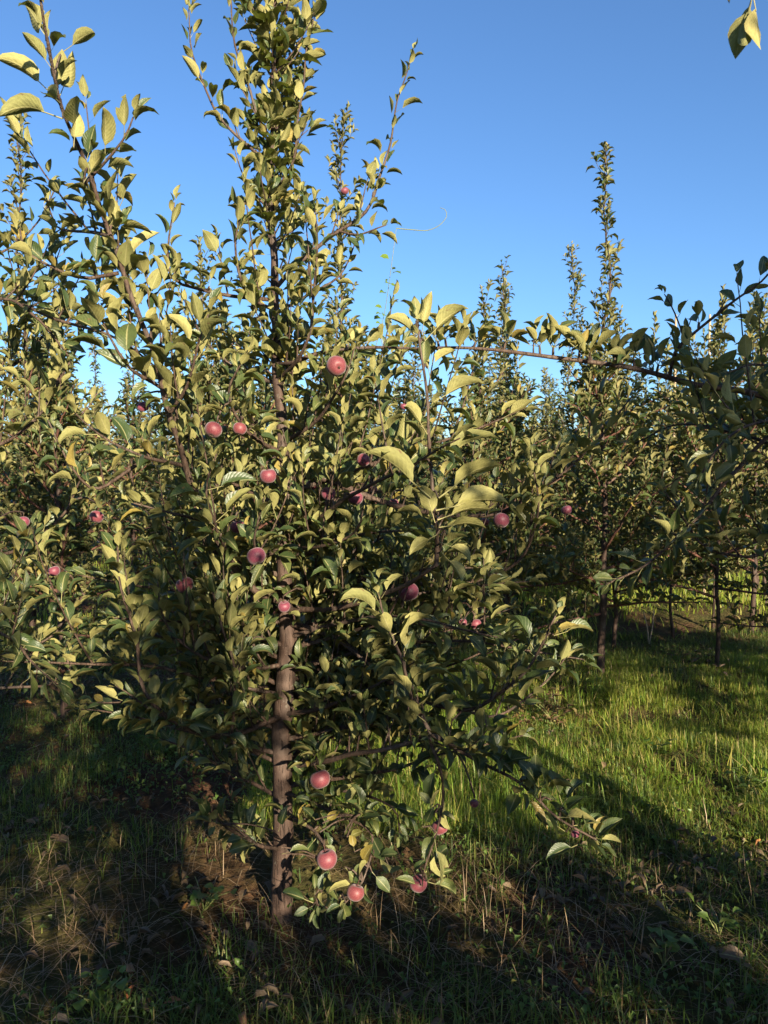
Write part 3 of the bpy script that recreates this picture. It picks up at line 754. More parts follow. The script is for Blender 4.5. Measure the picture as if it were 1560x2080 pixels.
T2.limb([on(c2, 1.05)] + px((1600, 900, 2.45), (1500, 960, 2.35), (1400, 1060, 2.25), (1320, 1140, 2.2), (1230, 1190, 2.15)), .011, .0025, size=.085, dens=1.1)
T2.limb([on(c2, 1.25)] + px((1600, 930, 2.6), (1480, 880, 2.65), (1380, 860, 2.7), (1290, 900, 2.75)), .010, .0025, size=.08, dens=1.0)
T2.limb([on(c2, 1.55)] + px((1620, 760, 2.4), (1540, 740, 2.3), (1480, 760, 2.2)), .009, .0025, size=.085, dens=1.2)
T2.limb([on(c2, .85)] + px((1620, 1120, 2.5), (1520, 1130, 2.5), (1420, 1100, 2.55), (1350, 1000, 2.55)), .010, .0025, size=.08)
T2.limb([on(c2, 1.3)] + px((1620, 860, 2.3), (1540, 860, 2.2), (1470, 900, 2.1), (1430, 960, 2.05)), .009, .0025, size=.085)
for k in range(8):
    a = 2.4 * k; z = 1.0 + k * .09
    d = np.array([math.cos(a), math.sin(a), .45]) * rng.uniform(.5, .8)
    if d[0] < -.2: d[0] = -d[0]
    T2.limb([on(c2, z), on(c2, z) + d * .5, on(c2, z) + d], .009, .002, size=.08)
trees.append((T2, 'shaded apple tree at the right edge with a long dark arching bough', None, 300))

# ---- unseen trees added past the right edge to shade the ground behind
for i, (x, lab) in enumerate(((2.45, 'unseen apple tree added for shade in the front row just past the right edge'), (4.05, 'unseen apple tree added for shade in the front row between two others past the right edge'), (3.25, 'unseen apple tree added for shade in the front row, next beyond the right edge'), (4.8, 'unseen apple tree added for shade in the front row, second beyond the right edge'))):
    t = spindle((x, 2.5, gz(x, 2.5)), 40 + i, 2.3, 2, ls=1.25, bulk=1.9, reach=.85, nb=28, low=.62, dens=1.4)
    trees.append((t, lab, None, 0))
for i, x in enumerate((2.95, 3.7, 4.45)):  # further unseen trees, added to deepen that shade
    t = spindle((x, 3.0, gz(x, 3.0)), 50 + i, 2.2, 2, ls=1.25, bulk=1.8, reach=.85, nb=26, low=.8, dens=1.6)
    trees.append((t, 'unseen apple tree added for shade past the right edge beside the front row', 'apple trees added for shade past the right edge', 0))
# ---- the row behind the camera; a twig of one tree hangs into the upper right corner
back = [(1.45, -.7, 2.7, 1.97, .85, .4), (-1.75, -.7, 3.0, 1.9, .75, .5), (2.95, -.8, 3.9, 3.4, 1.05, 2.1), (.80, -.95, 2.6, 2.2, .85, .4), (-3.5, -.7, 3.2, 2.0, .8, .5), (3.0, -1.5, 3.6, 3.2, .8, 2.2), (2.1, -.7, 1.3, 1.15, .65, .35), (2.75, -.7, 1.3, 1.15, .65, .35), (3.4, -.65, 1.3, 1.1, .65, .35), (1.75, -1.25, 1.45, 1.3, .7, .35), (2.45, -1.25, 1.45, 1.3, .7, .35), (.05, -1.05, 2.6, 2.2, .85, 1.15), (-.75, -.95, 2.5, 2.1, .8, .6), (.45, -1.5, 2.5, 2.2, .8, .9), (1.15, -1.5, 2.6, 2.1, .8, .5), (3.7, -1.1, 3.8, 3.3, .95, 2.15), (2.75, -1.7, 3.7, 3.3, .9, 2.35)]
for i, (x, y, H, bulk, reach, low) in enumerate(back):  # crowns out of view, placed and shaped to shade the foreground
    t = spindle((x, y, gz(x, y)), 60 + i, H, 2, ls=1.25, bulk=bulk, reach=reach, nb=26 if H > 2 else 16, low=low, dens=2.0)
    if i == 0:
        t.lv.p, t.lv.M, t.lv.k, t.lv.r = list(t.lv.p), list(t.lv.M), list(t.lv.k), list(t.lv.r)
        cc = t.skel[0][0]
        g = Geo()
        tw = catmull([on(cc, 2.0), np.array([1.2, .1, 2.35]), P(1760, -220, 1.15), P(1640, -90, 1.18), P(1560, -30, 1.2), P(1528, -8, 1.2)], .03)
        tube(g, tw - t.base, np.linspace(.007, .0015, len(tw)), 6); t.branches.append(g); t.skel.append((tw, g))
        for (ex, ey, sz, dp) in ((1512, 88, .066, 1.2), (1552, 86, .060, 1.19), (1505, 62, .05, 1.22), (1470, 8, .035, 1.22), (1500, 108, .03, 1.22)):
            e = P(ex, ey, dp); s = tw[-1] if ex > 1480 else tw[-2] + np.array([-.03, 0, .02])
            dd = e - s
            t.lv.add(s, dd, np.array([rng.uniform(-.6, .6), .8, .45]), np.linalg.norm(dd) / 1.22, rng.choice([0, 3, 1]))
        t.lv.done()
    cen = t.lv.centres()
    back_by = -.7 - cen[:, 1]
    gx, gzz = cen[:, 0] - .445 * back_by, cen[:, 2] - .335 * back_by
    gap = (gx > .85) & (gx < 1.95) & (gzz > 1.12) & (gzz < 1.48) & (t.lv.r < .92) & (cen[:, 1] < 0)  # leaves cut out of the unseen crowns so sun reaches the low twigs
    t.lv.p, t.lv.M, t.lv.k, t.lv.r = t.lv.p[~gap], t.lv.M[~gap], t.lv.k[~gap], t.lv.r[~gap]
    trees.append((t, 'apple tree behind the viewpoint hanging a blurred twig into the upper right sky' if i == 0 else 'unseen leafy apple tree in the row behind the viewpoint, shaped to cast shade', None if i == 0 else 'unseen shade casting apple trees in the row behind the viewpoint', 6 if i == 0 else 0))

# ---- second and third rows
row2 = [(1.55, 5.45, 3.72, 2.2, 'apple tree behind on the right with the tallest narrow leafy spire', (0, 0)),
        (-.28, 5.5, 3.95, 2.2, 'apple tree in the second row directly behind the front trunk', (0, 0)),
        (-1.25, 5.4, 3.0, 2.2, 'shorter apple tree in the second row behind the upright left shoots', (0, 0)),
        (-2.55, 5.5, 4.05, 2.3, 'tall apple tree in the second row whose tip stands at the left edge', (0, 0)),
        (.72, 5.7, 2.75, 1.95, 'low apple tree between the front trunk and the tall right spire', (0, 0)),
        (2.45, 5.6, 2.75, 2.1, 'second row apple tree in the shade of the right arching bough', (0, 0)),
        (3.25, 5.3, 2.6, 2.0, 'second row apple tree cut by the right edge of the picture', (0, 0)),
        (1.05, 6.6, 2.6, 2.0, 'apple tree filling the gap left of the thin right trunk', (0, 0)),
        (1.95, 6.5, 2.9, 2.1, 'apple tree filling the gap right of the thin right trunk', (0, 0)),
        (-3.9, 5.5, 3.6, 2.2, 'apple tree in the second row beyond the left edge', (0, 0)),
        (-2.0, 4.75, 2.6, 1.9, 'bushy low apple tree behind the left edge, its leaves nearly touching the ground', (0, 0)),
        (-.85, 4.9, 2.5, 1.9, 'bushy apple tree between the upright left shoots and the front trunk', (0, 0)),
        (5.0, 5.5, 3.5, 2.1, 'apple tree in the second row beyond the right edge', (0, 0))]
for i, (x, y, H, bulk, lab, lean) in enumerate(row2):
    t = spindle((x, y, gz(x, y)), 100 + i, H, 1, bulk=bulk, reach=.95, nb=24, low=.25 if y < 5 else .38 if x < 1 else (.42 if x < 2 else .5 if x < 4 else 1.5), lean=lean, dens=1.3, tr=.015 if 2 < x < 4 else .026 if y < 6 else .018)
    trees.append((t, lab, None, 300))
row3 = [(1.30, 8.3, 3.5, 2.0, 'apple tree in the third row under the small dark spire left of the tall one', .02),
        (2.72, 7.15, 2.75, 2.05, 'thin leaning young apple tree at the edge of the far grass', .014),
        (3.15, 7.3, 2.9, 2.1, 'slender young apple tree with a thin bare stem in the far grass', .012),
        (3.42, 7.1, 3.1, 2.1, 'apple tree at the right edge with the thickest stem in the far grass', .022),
        (2.05, 8.5, 3.9, 2.0, 'third row apple tree with a thin tall whip left of the tallest spire', .018),
        (-.6, 8.4, 3.2, 2.2, 'third row apple tree glimpsed right of the front trunk', .024),
        (-2.0, 8.4, 3.3, 2.2, 'third row apple tree glimpsed between the left limbs', .024),
        (-3.6, 8.3, 3.2, 2.2, 'third row apple tree at the far left', .024),
        (.35, 8.5, 3.1, 2.1, 'third row apple tree behind the near upright shoot', .024),
        (2.95, 9.7, 2.9, 2.0, 'bushy low apple tree closing the view behind the slender bare stems', .022),
        (3.75, 9.9, 3.0, 2.1, 'bushy low apple tree behind the far grass, right of its neighbour', .022),
        (4.75, 9.7, 3.1, 2.1, 'bushy low apple tree behind the far grass at the right edge', .022),
        (2.1, 9.9, 2.8, 2.0, 'bushy low apple tree behind the thin right trunk', .022),
        (4.3, 8.6, 3.3, 2.0, 'third row apple tree at the far right beside a pale stake', .02)]
for i, (x, y, H, bulk, lab, tr) in enumerate(row3):
    t = spindle((x, y, gz(x, y)), 200 + i, H, 1, bulk=bulk, reach=.85, nb=20, dens=1.2, low=.2 if y > 9 else .55 if 2.5 < x < 3.6 else .3, tr=tr, lean=((-.05, 0) if i == 1 else (0, 0)))
    trees.append((t, lab, None, 150))
for t, *_ in trees:
    if isinstance(t.lv.p, list): t.finish()

# ---------------------------------------------------------------- apples: pixel, size, depth, tree, how clear the view to it is, label
APPLES = [
 (683, 743, 41, 2.2, 0, 1, 'sunlit pink apple just under the high arching bough near the trunk'),
 (433, 873, 35, 2.22, 0, 1, 'shaded dark red apple close left of a smaller sunlit one'),
 (487, 871, 28, 2.3, 0, 1, 'small sunlit pink apple close right of a shaded one, left of the trunk'),
 (738, 935, 27, 2.4, 0, 1, 'small purple apple showing its calyx below the big leaves'),
 (545, 967, 34, 2.3, 0, .9, 'bright pink apple partly behind a leaf against the trunk'),
 (667, 1003, 30, 2.42, 0, 1, 'dark red apple hanging left of its twin under the middle bough'),
 (722, 1012, 31, 2.4, 0, 1, 'dark red apple hanging right of its twin under the middle bough'),
 (757, 996, 20, 2.6, 0, .8, 'tiny lit slice of apple just right of the dark twin apples'),
 (633, 986, 24, 2.6, 0, .6, 'dim brownish apple half hidden left of the dark twin apples'),
 (196, 1050, 28, 2.5, 1, 1, 'small magenta apple in the shade of the left foliage'),
 (48, 1060, 24, 2.7, 1, .9, 'small red apple nearest the left edge'),
 (520, 1130, 39, 2.2, 0, .9, 'rosy apple behind leaves left of the trunk at mid height'),
 (483, 1070, 30, 2.4, 0, .5, 'dark red apple almost buried in leaves left of the trunk'),
 (375, 1188, 36, 2.3, 0, .9, 'dark maroon apple in deep shade above the lower left shoots'),
 (830, 1203, 42, 2.25, 0, 1, 'orange red apple in half shade right of the trunk'),
 (985, 1060, 18, 2.7, 0, .9, 'tiny pink apple left of a dark plum coloured one'),
 (1018, 1057, 33, 2.5, 0, 1, 'dark plum coloured apple at the right end of the middle bough'),
 (625, 1276, 24, 2.75, 0, .9, 'small dusky red apple low beside the trunk'),
 (966, 1268, 24, 2.5, 0, .9, 'small crimson apple in the lower right of the crown'),
 (940, 1264, 18, 2.6, 0, .6, 'tiny shaded apple touching the small crimson one'),
 (650, 1583, 43, 2.35, 0, 1, 'large purple apple hanging in shade beside the lower trunk'),
 (664, 1745, 43, 2.2, 0, 1, 'large sunlit rose apple on the lowest twig near the trunk'),
 (722, 1813, 37, 2.12, 0, 1, 'round pink apple hanging lowest of the bottom twig'),
 (850, 1795, 37, 2.05, 0, .7, 'pink apple crossed by leaves on the hanging lower right twig'),
 (893, 1680, 35, 2.1, 0, .9, 'dark apple with a lit red edge above the hanging twig'),
 (963, 1632, 18, 2.3, 0, .7, 'tiny red apple hidden in the dark lower right leaves'),
 (577, 1232, 26, 2.4, 0, .7, 'brownish red apple pressed against the trunk in shade'),
 (700, 388, 17, 5.3, 4, 1, 'tiny red apple high on the spire behind the front tree'),
 (1151, 1036, 22, 5.0, 3, 1, 'pale pink apple in the second row, left of the thin right trunk'),
 (110, 1160, 24, 2.7, 1, .7, 'very dark apple low in the left foliage'),
 (820, 826, 15, 5.2, 4, .9, 'tiny pink apple in the foliage left of the near upright shoot'),
 (290, 826, 24, 2.3, 0, .6, 'dark red apple behind the leaning left branch'),
 (1168, 1694, 18, 2.0, 0, .7, 'tiny magenta apple in the pale leaf cluster over the grass'),
 (800, 1022, 20, 2.6, 0, .6, 'dim red apple at the far end of the dark twin apples'),
]
_lab = [k[1] for k in trees]
tree_index = {0: 0, 1: 1, 3: _lab.index(row2[0][4]), 4: _lab.index(row2[1][4])}
apple_pos = []
for (ax, ay, ad, D, ti, clear, lab) in APPLES:
    r = ad / 2 / F * D
    apple_pos.append((P(ax, ay, D), r))
# open a view to each apple, as the photograph has it
for t, *_ in trees:
    lv = t.lv
    cx, cy, cd = project(lv.centres())
    keep = np.ones(len(lv.p), bool)
    half = lv.size() * .36 * F / cd
    for (ax, ay, ad, D, ti, clear, lab), (pp, r) in zip(APPLES, apple_pos):
        dd = np.hypot(cx - ax, cy - ay)
        hit = (dd < ad * .5 * clear + half) & (cd < D + r)
        if clear < .95: hit &= (lv.r < clear) | (dd < ad * .3)
        keep &= ~hit
        # no leaf runs through the fruit
        keep &= np.linalg.norm(lv.centres() - pp, axis=1) > r * 1.1
    lv.p, lv.M, lv.k, lv.r = lv.p[keep], lv.M[keep], lv.k[keep], lv.r[keep]

lv = T2.lv
cx, cy, cd = project(lv.centres())
thin = (cy < 740) & (cx > 1380) & (lv.r < .42)
lv.p, lv.M, lv.k, lv.r = lv.p[~thin], lv.M[~thin], lv.k[~thin], lv.r[~thin]
lv = T0.lv
cx, cy, cd = project(lv.centres())
tx = np.interp(cy, [560, 850, 1200, 1500, 1900], [555, 571, 580, 575, 571])
hide = (np.abs(cx - tx) < 30) & (cd < 2.56) & (((cy > 1235) & (lv.r < np.where(cy < 1480, .2, .7))) | ((cy > 780) & (cy < 870) & (lv.r < .6)) | ((cy > 520) & (cy < 640) & (lv.r < .6)))
lv.p, lv.M, lv.k, lv.r = lv.p[~hide], lv.M[~hide], lv.k[~hide], lv.r[~hide]

def apple_mesh(seed):
    q = np.random.default_rng(seed)
    g = Geo(); ns, nr = 20, 15
    prof = []
    for i in range(nr + 1):
        a = math.pi * i / nr
        rr = math.sin(a) ** .92 * (1 + .05 * math.cos(a))
        z = math.cos(a) * .90
        z -= .30 * math.exp(-(a / .34) ** 2)                       # stalk hollow
        z += .17 * math.exp(-((math.pi - a) / .30) ** 2)           # calyx basin
        prof.append((rr, z))
    lob = q.uniform(0, 6.3)
    v, f = [], []
    for i, (rr, z) in enumerate(prof):
        for k in range(ns):
            a = 2 * math.pi * k / ns
            w = 1 + .025 * math.cos(5 * a + lob) * (1 - z) * .5 + .03 * math.cos(a + lob * 2)
            v.append((rr * w * math.cos(a), rr * w * math.sin(a), z + .03 * math.cos(a + lob) * rr))
    for i in range(nr):
        for k in range(ns):
            A, B = i * ns + k, i * ns + (k + 1) % ns
            f += [(A, A + ns, B + ns), (A, B + ns, B)]
    g.add(v, f)
    me = g.mesh('apple'); me.materials.append(M_APPLE)
    return me
AM = [apple_mesh(i) for i in range(4)]
def stem_mesh():
    g = Geo(); tube(g, catmull([(0, 0, .55), (.03, .02, .85), (.10, .02, 1.25), (.13, .0, 1.42)], .2), [.045, .04, .045, .07, .07][:len(catmull([(0, 0, .55), (.03, .02, .85), (.10, .02, 1.25), (.13, .0, 1.42)], .2))] if False else np.linspace(.045, .06, len(catmull([(0, 0, .55), (.03, .02, .85), (.10, .02, 1.25), (.13, .0, 1.42)], .2))), 5)
    me = g.mesh('stem'); me.materials.append(M_TWIG); return me
def calyx_mesh():
    g = Geo(); v, f = [(0, 0, -.70)], []
    for k in range(5):
        a = k * 2 * math.pi / 5
        n = len(v)
        v += [(.10 * math.cos(a - .5), .10 * math.sin(a - .5), -.74), (.10 * math.cos(a + .5), .10 * math.sin(a + .5), -.74), (.05 * math.cos(a), .05 * math.sin(a), -.93), (.17 * math.cos(a), .17 * math.sin(a), -.86)]
        f += [(0, n, n + 1), (n, n + 3, n + 1), (n, n + 2, n + 3), (n + 1, n + 3, n + 2)]
    g.add(v, f); me = g.mesh('calyx', False); me.materials.append(M_CALYX); return me
SM, CM = stem_mesh(), calyx_mesh()
for i, ((ax, ay, ad, D, ti, clear, lab), (pp, r)) in enumerate(zip(APPLES, apple_pos)):
    o = link('apple', AM[i % 4])
    tilt = (rng.uniform(-.45, .45), rng.uniform(-.45, .45), rng.uniform(0, 6.3))
    if i == 0: tilt = (-1.25, .0, .42)
    if i == 3: tilt = (-1.2, 0, -.1)
    if i == 1 or i == 16: tilt = (-.5, .2, 1)
    Mr = Matrix.LocRotScale(Vector(pp), None, None) @ (Matrix.Rotation(tilt[1], 4, 'Y') @ Matrix.Rotation(tilt[0], 4, 'X') if i not in (0, 3) else Matrix.Rotation(tilt[2], 4, 'Z') @ Matrix.Rotation(tilt[0], 4, 'X')) @ Matrix.Rotation(rng.uniform(0, 6.3), 4, 'Z') @ Matrix.Diagonal((r, r, r * rng.uniform(.96, 1.04), 1))
    o.matrix_world = Mr
    tag(o, lab, 'apple', 'apples hanging in the trees')
    link('stem', SM, o); link('calyx', CM, o)
    # the spur that carries it
    t = trees[tree_index[ti]][0]
    top = np.array(Mr @ Vector((.13, 0, 1.42)))
    best = None
    for (c, g) in t.skel:
        if g is None: continue
        dd = np.linalg.norm(c - top, axis=1) + .6 * np.maximum(0, top[2] - c[:, 2])
        k = int(dd.argmin())
        if best is None or dd[k] < best[0]: best = (dd[k], c[k], g)
    d0, cp, g = best
    mid = (cp + top) / 2 + UP * .02 + np.array([0, .01, 0])
    q = catmull([cp, mid, top + UP * .006, top], .02)
    tube(g, q - t.base, np.linspace(.0036, .0026, len(q)), 5)

# ---------------------------------------------------------------- which leaves show: a coarse depth buffer over all the trees
CELL = 9
zb = np.full((2080 // CELL + 2, 1560 // CELL + 2), 1e9)
prj = []
for t, *_ in trees:
    cx, cy, cd = project(t.lv.centres())
    prj.append((cx, cy, cd))
    ok = (cx > 0) & (cx < 1560) & (cy > 0) & (cy < 2080) & (t.lv.centres()[:, 1] > .3)
    for ox in (-12, 0, 12):
        ii, jj = (cy[ok] // CELL).astype(int), ((cx[ok] + ox) // CELL).astype(int).clip(0, zb.shape[1] - 1)
        np.minimum.at(zb, (ii, jj), cd[ok])

def build_tree(t, label, group, nleaf, pr, shapes_parts, shapes_rest, m):
    e = link('apple_tree', None)
    e.location = t.base
    tag(e, label, 'apple tree', group or ROW_TREES)
    t.trunk.build('trunk', M_BARK, e)
    for g in t.branches:
        if g.n: g.build('branch', M_TWIG if t.lod else M_BRANCH, e)
    lv = t.lv
    n = len(lv.p)
    chosen = np.zeros(0, int)
    if nleaf:
        cx, cy, cd = pr
        cen = lv.centres()
        ok = (cx > 2) & (cx < 1558) & (cy > 2) & (cy < 2078) & (cen[:, 1] > .3)
        nrm = lv.M[:, :, 2] / lv.size()[:, None]
        vd = cen - np.array([0, 0, CAMZ]); vd /= np.linalg.norm(vd, axis=1)[:, None]
        area = (lv.size() / cd) ** 2 * (.25 + np.abs((nrm * vd).sum(1)))
        ii, jj = (cy.clip(0, 2079) // CELL).astype(int), (cx.clip(0, 1559) // CELL).astype(int)
        vis = zb[ii, jj] > cd - .04
        score = np.where(ok, area * np.where(vis, 1, .04), 0)
        order = np.argsort(-score)[:nleaf]
        chosen = order[score[order] > 0]
    B = Vector(t.base)
    for i in chosen:
        k = int(lv.k[i] % len(shapes_parts))
        o = link('leaf', leaf_mesh(shapes_parts[k], (id(shapes_parts), k), m), e)
        q = lv.M[i]; p = lv.p[i] - t.base
        o.matrix_local = Matrix(((q[0, 0], q[0, 1], q[0, 2], p[0]), (q[1, 0], q[1, 1], q[1, 2], p[1]), (q[2, 0], q[2, 1], q[2, 2], p[2]), (0, 0, 0, 1)))
    rest = np.setdiff1d(np.arange(n), chosen)
    if len(rest):
        f = merge_leaves(lv, rest, shapes_rest, t.base).build('foliage', m, e)
        f['kind'] = 'stuff'
    return e
M_BRANCH = bark_material('branch_bark', (.034, .021, .015), (.060, .037, .026), (.105, .070, .050), 70)
for (t, lab, grp, nl), pr in zip(trees, prj):
    sp = LOD0 if t.lod == 0 else LOD1
    if nl == 6: sp = LOD0
    build_tree(t, lab, grp, nl, pr, sp, LOD0R if t.lod == 0 else (LOD1 if nl else LOD2), M_LEAF if sp is LOD0 else M_LEAF2)

# ---- rows further off: four kinds of tree, each tree an object of its own
protos = []
for k in range(4):
    t = spindle((0, 0, 0), 300 + k, [3.3, 3.0, 3.6, 2.9][k], 2, bulk=[2.1, 2.2, 2.0, 2.1][k], reach=1.1, nb=22, low=.18, ls=1.6)
    tm = t.trunk.mesh('trunk'); tm.materials.append(M_BARK)
    g = Geo()
    for b in t.branches:
        if b.n: g.add(np.concatenate(b.v), np.concatenate(b.f))
    bm_ = g.mesh('branches'); bm_.materials.append(M_TWIG)
    cm = merge_leaves(t.lv, np.arange(len(t.lv.p)), LOD2, np.zeros(3)).mesh('crown'); cm.materials.append(M_LEAF2)
    protos.append((tm, bm_, cm))
for k in range(9):  # unseen second row, added behind the camera to block low sky light
    x = -6.2 + k * 1.55 + rng.uniform(-.2, .2); y = -3.9
    e = link('apple_tree', None); e.location = (x, y, gz(x, y)); e.rotation_euler = (0, 0, rng.uniform(0, 6.3)); e.scale = (.66, .66, .66)
    tag(e, 'low unseen apple tree added in a second row behind the viewpoint to block sky light', 'apple tree', 'unseen apple trees added behind the viewpoint to block sky light')
    tm, bm_, cm = protos[k % 4]
    link('trunk', tm, e); link('limb', bm_, e); f = link('crown', cm, e); f['kind'] = 'stuff'
far_words = ['fourth', 'fifth', 'sixth', 'seventh', 'eighth', 'ninth', 'tenth']
for ri, y0 in enumerate(ROWS[4:]):
    hw = y0 * .5 + 1.2
    x = -hw + rng.uniform(0, .8)
    while x < hw:
        y = y0 + rng.uniform(-.15, .15)
        e = link('apple_tree', None)
        e.location = (x, y, gz(x, y)); e.rotation_euler = (0, 0, rng.uniform(0, 6.3))
        s = rng.uniform(1.0, 1.25); e.scale = (s, s, s)
        tag(e, 'small distant apple tree in the %s row, deep in the orchard' % far_words[ri], 'apple tree', 'apple trees in the %s row of the orchard' % far_words[ri])
        tm, bm_, cm = rng.choice(protos)
        link('trunk', tm, e); link('limb', bm_, e)
        f = link('crown', cm, e); f['kind'] = 'stuff'
        x += rng.uniform(1.15, 1.7)
# the far orchard that reads as one mass
lf = Leaves()
for k in range(12000):
    y = rng.uniform(29, 60); x = rng.uniform(-1, 1) * (y * .55 + 2)
    h = 2.1 + .9 * float(vnoise(x * .8, y * .3, 8))
    z = h * rng.random() ** .6
    lf.add((x, y, z), (rng.uniform(-1, 1), rng.uniform(-1, 1), rng.uniform(-.3, .8)), (rng.uniform(-.5, .5), rng.uniform(-.5, .5), 1), rng.uniform(.22, .36))
lf.done()
tag(merge_leaves(lf, np.arange(len(lf.p)), LOD2, np.zeros(3)).build('distant_orchard', M_LEAF2), 'far off orchard trees merging into one green mass at the horizon', kind='stuff')

# ---------------------------------------------------------------- ground: one sheet to the horizon
xs = np.concatenate([-np.geomspace(150, 4.1, 26), np.arange(-4, 4.001, .045), np.geomspace(4.1, 150, 26)])
ys = np.concatenate([-np.geomspace(60, .6, 16), np.arange(-.5, 1.4, .2), np.arange(1.5, 8.6, .045), np.geomspace(8.7, 300, 60)])
X, Y = np.meshgrid(xs, ys)
Z = ground_z(X, Y)
g = Geo()
nx = len(xs)
ii, jj = np.meshgrid(np.arange(len(ys) - 1), np.arange(nx - 1), indexing='ij')
A = (ii * nx + jj).ravel()
g.add(np.stack([X.ravel(), Y.ravel(), Z.ravel()], 1), np.concatenate([np.stack([A, A + 1, A + 1 + nx], 1), np.stack([A, A + 1 + nx, A + nx], 1)]))
tag(g.build('ground', M_SOIL), 'reddish brown orchard soil with low ridges', kind='structure')

# ---------------------------------------------------------------- grass
def blades(n, xr, yr, dens, lr, wr, seed, lean=.5, flat=False, green=None, lite=False):
    q = np.random.default_rng(seed)
    x = q.uniform(-1, 1, n * 3); y = yr[0] + (yr[1] - yr[0]) * q.random(n * 3) ** 1.0
    x = x * (y * .56 + .4) if xr is None else xr[0] + (xr[1] - xr[0]) * (x * .5 + .5)
    d = dens(x, y)
    k = q.random(n * 3) < d
    x, y = x[k][:n], y[k][:n]; m = len(x)
    z = ground_z(x, y)
    cl = vnoise(x * 2.3, y * 2.3, 12)
    Ln = q.uniform(*lr, m) * (.55 + .9 * cl)
    w = q.uniform(*wr, m)
    a = q.uniform(0, 2 * np.pi, m)
    dirx, diry = np.cos(a), np.sin(a)
    le = (q.random(m) ** 1.5) * lean + .06
    T = np.array([0, .5, 1.0]) if lite else np.array([0, .4, .75, 1.0])
    nb = len(T) * 2 - 1
    v = np.zeros((m, nb, 3)); uv = np.zeros((m, nb, 2))
    twx, twy = -diry, dirx
    idx = 0
    for j, t in enumerate(T):
        ho = Ln * le * t ** 1.8 * 1.3
        hz = Ln * t * (1 - .42 * le * t) if not flat else .01 + Ln * .12 * np.sin(t * 3)
        if flat: ho = Ln * t
        px_, py_, pz_ = x + dirx * ho, y + diry * ho, z + hz - .006
        ww = w * (1 - t ** 2 * .75) * .5
        if j < len(T) - 1:
            v[:, idx] = np.stack([px_ - twx * ww, py_ - twy * ww, pz_], 1); v[:, idx + 1] = np.stack([px_ + twx * ww, py_ + twy * ww, pz_], 1)
            uv[:, idx] = (0, t); uv[:, idx + 1] = (1, t); idx += 2
        else:
            v[:, idx] = np.stack([px_, py_, pz_], 1); uv[:, idx] = (.5, t)
    f = np.array([(0, 1, 3), (0, 3, 2), (2, 3, 5), (2, 5, 4), (4, 5, 6)])
    if lite: f = np.array([(0, 1, 3), (0, 3, 2), (2, 3, 4)])
    Fs = (f[None] + (np.arange(m) * nb)[:, None, None]).reshape(-1, 3)
    rr = q.random(m) if green is None else (q.random(m) * .75 + .25 * vnoise(x * 1.1, y * 1.1, 21)).clip(0, 1) * green
    g = Geo(); g.add(v.reshape(-1, 3), Fs, uv.reshape(-1, 2), np.repeat(rr, nb))
    return g
def rowbare(y):
    b = np.zeros_like(y)
    for r in ROWS: b = np.maximum(b, np.exp(-((y - r) / .5) ** 2))
    return b
def d_near(x, y):
    n = vnoise(x * 1.6, y * 1.6, 5) * .65 + vnoise(x * 5, y * 5, 6) * .35
    right = 1 / (1 + np.exp(-(x - .1) * 3))
    base = np.clip((n - .36) * 3.2, .02, 1)
    return base * (1 - .72 * rowbare(y)) * (.62 + .38 * right)
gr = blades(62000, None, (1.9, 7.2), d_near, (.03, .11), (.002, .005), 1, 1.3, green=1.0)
tag(gr.build('grass', M_GRASS_SHADE_TINT), 'fresh green grass growing between the rows', 'grass', kind='stuff')
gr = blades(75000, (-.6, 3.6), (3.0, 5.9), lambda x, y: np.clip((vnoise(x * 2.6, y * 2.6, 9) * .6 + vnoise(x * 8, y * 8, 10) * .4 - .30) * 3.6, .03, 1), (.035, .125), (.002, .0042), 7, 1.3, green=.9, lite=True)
tag(gr.build('short_grass', M_GRASS_SUN_TINT), 'dense short grass of the sunny strip', 'grass', kind='stuff')
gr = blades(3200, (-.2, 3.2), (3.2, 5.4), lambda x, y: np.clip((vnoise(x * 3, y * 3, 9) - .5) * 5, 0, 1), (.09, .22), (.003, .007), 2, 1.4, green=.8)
tag(gr.build('tall_grass', M_GRASS_SUN_TINT), 'taller arching grass blades in the sunny strip', 'grass', kind='stuff')
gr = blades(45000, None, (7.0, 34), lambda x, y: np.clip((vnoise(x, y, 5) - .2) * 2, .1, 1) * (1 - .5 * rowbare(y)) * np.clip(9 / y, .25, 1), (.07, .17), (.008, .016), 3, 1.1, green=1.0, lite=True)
tag(gr.build('far_grass', M_GRASS_SUN_TINT), 'grass of the far alleys seen under the trees', 'grass', kind='stuff')
st = blades(5500, None, (1.9, 5.5), lambda x, y: np.clip(rowbare(y) * .9 + .25 - .3 * d_near(x, y), .05, 1), (.05, .26), (.0012, .0028), 4, .8, flat=True)
tag(st.build('straw', M_STRAW, smooth=False), 'dry pale straw lying on the bare soil', 'straw', kind='stuff')
st = blades(900, None, (1.9, 5.5), lambda x, y: np.clip(rowbare(y) * .9 + .2, .05, 1) * (vnoise(x * 2, y * 2, 14) > .5), (.08, .2), (.0014, .003), 5, 1.0)
tag(st.build('dry_grass', M_STRAW), 'withered standing grass stalks near the tree row', 'grass', kind='stuff')
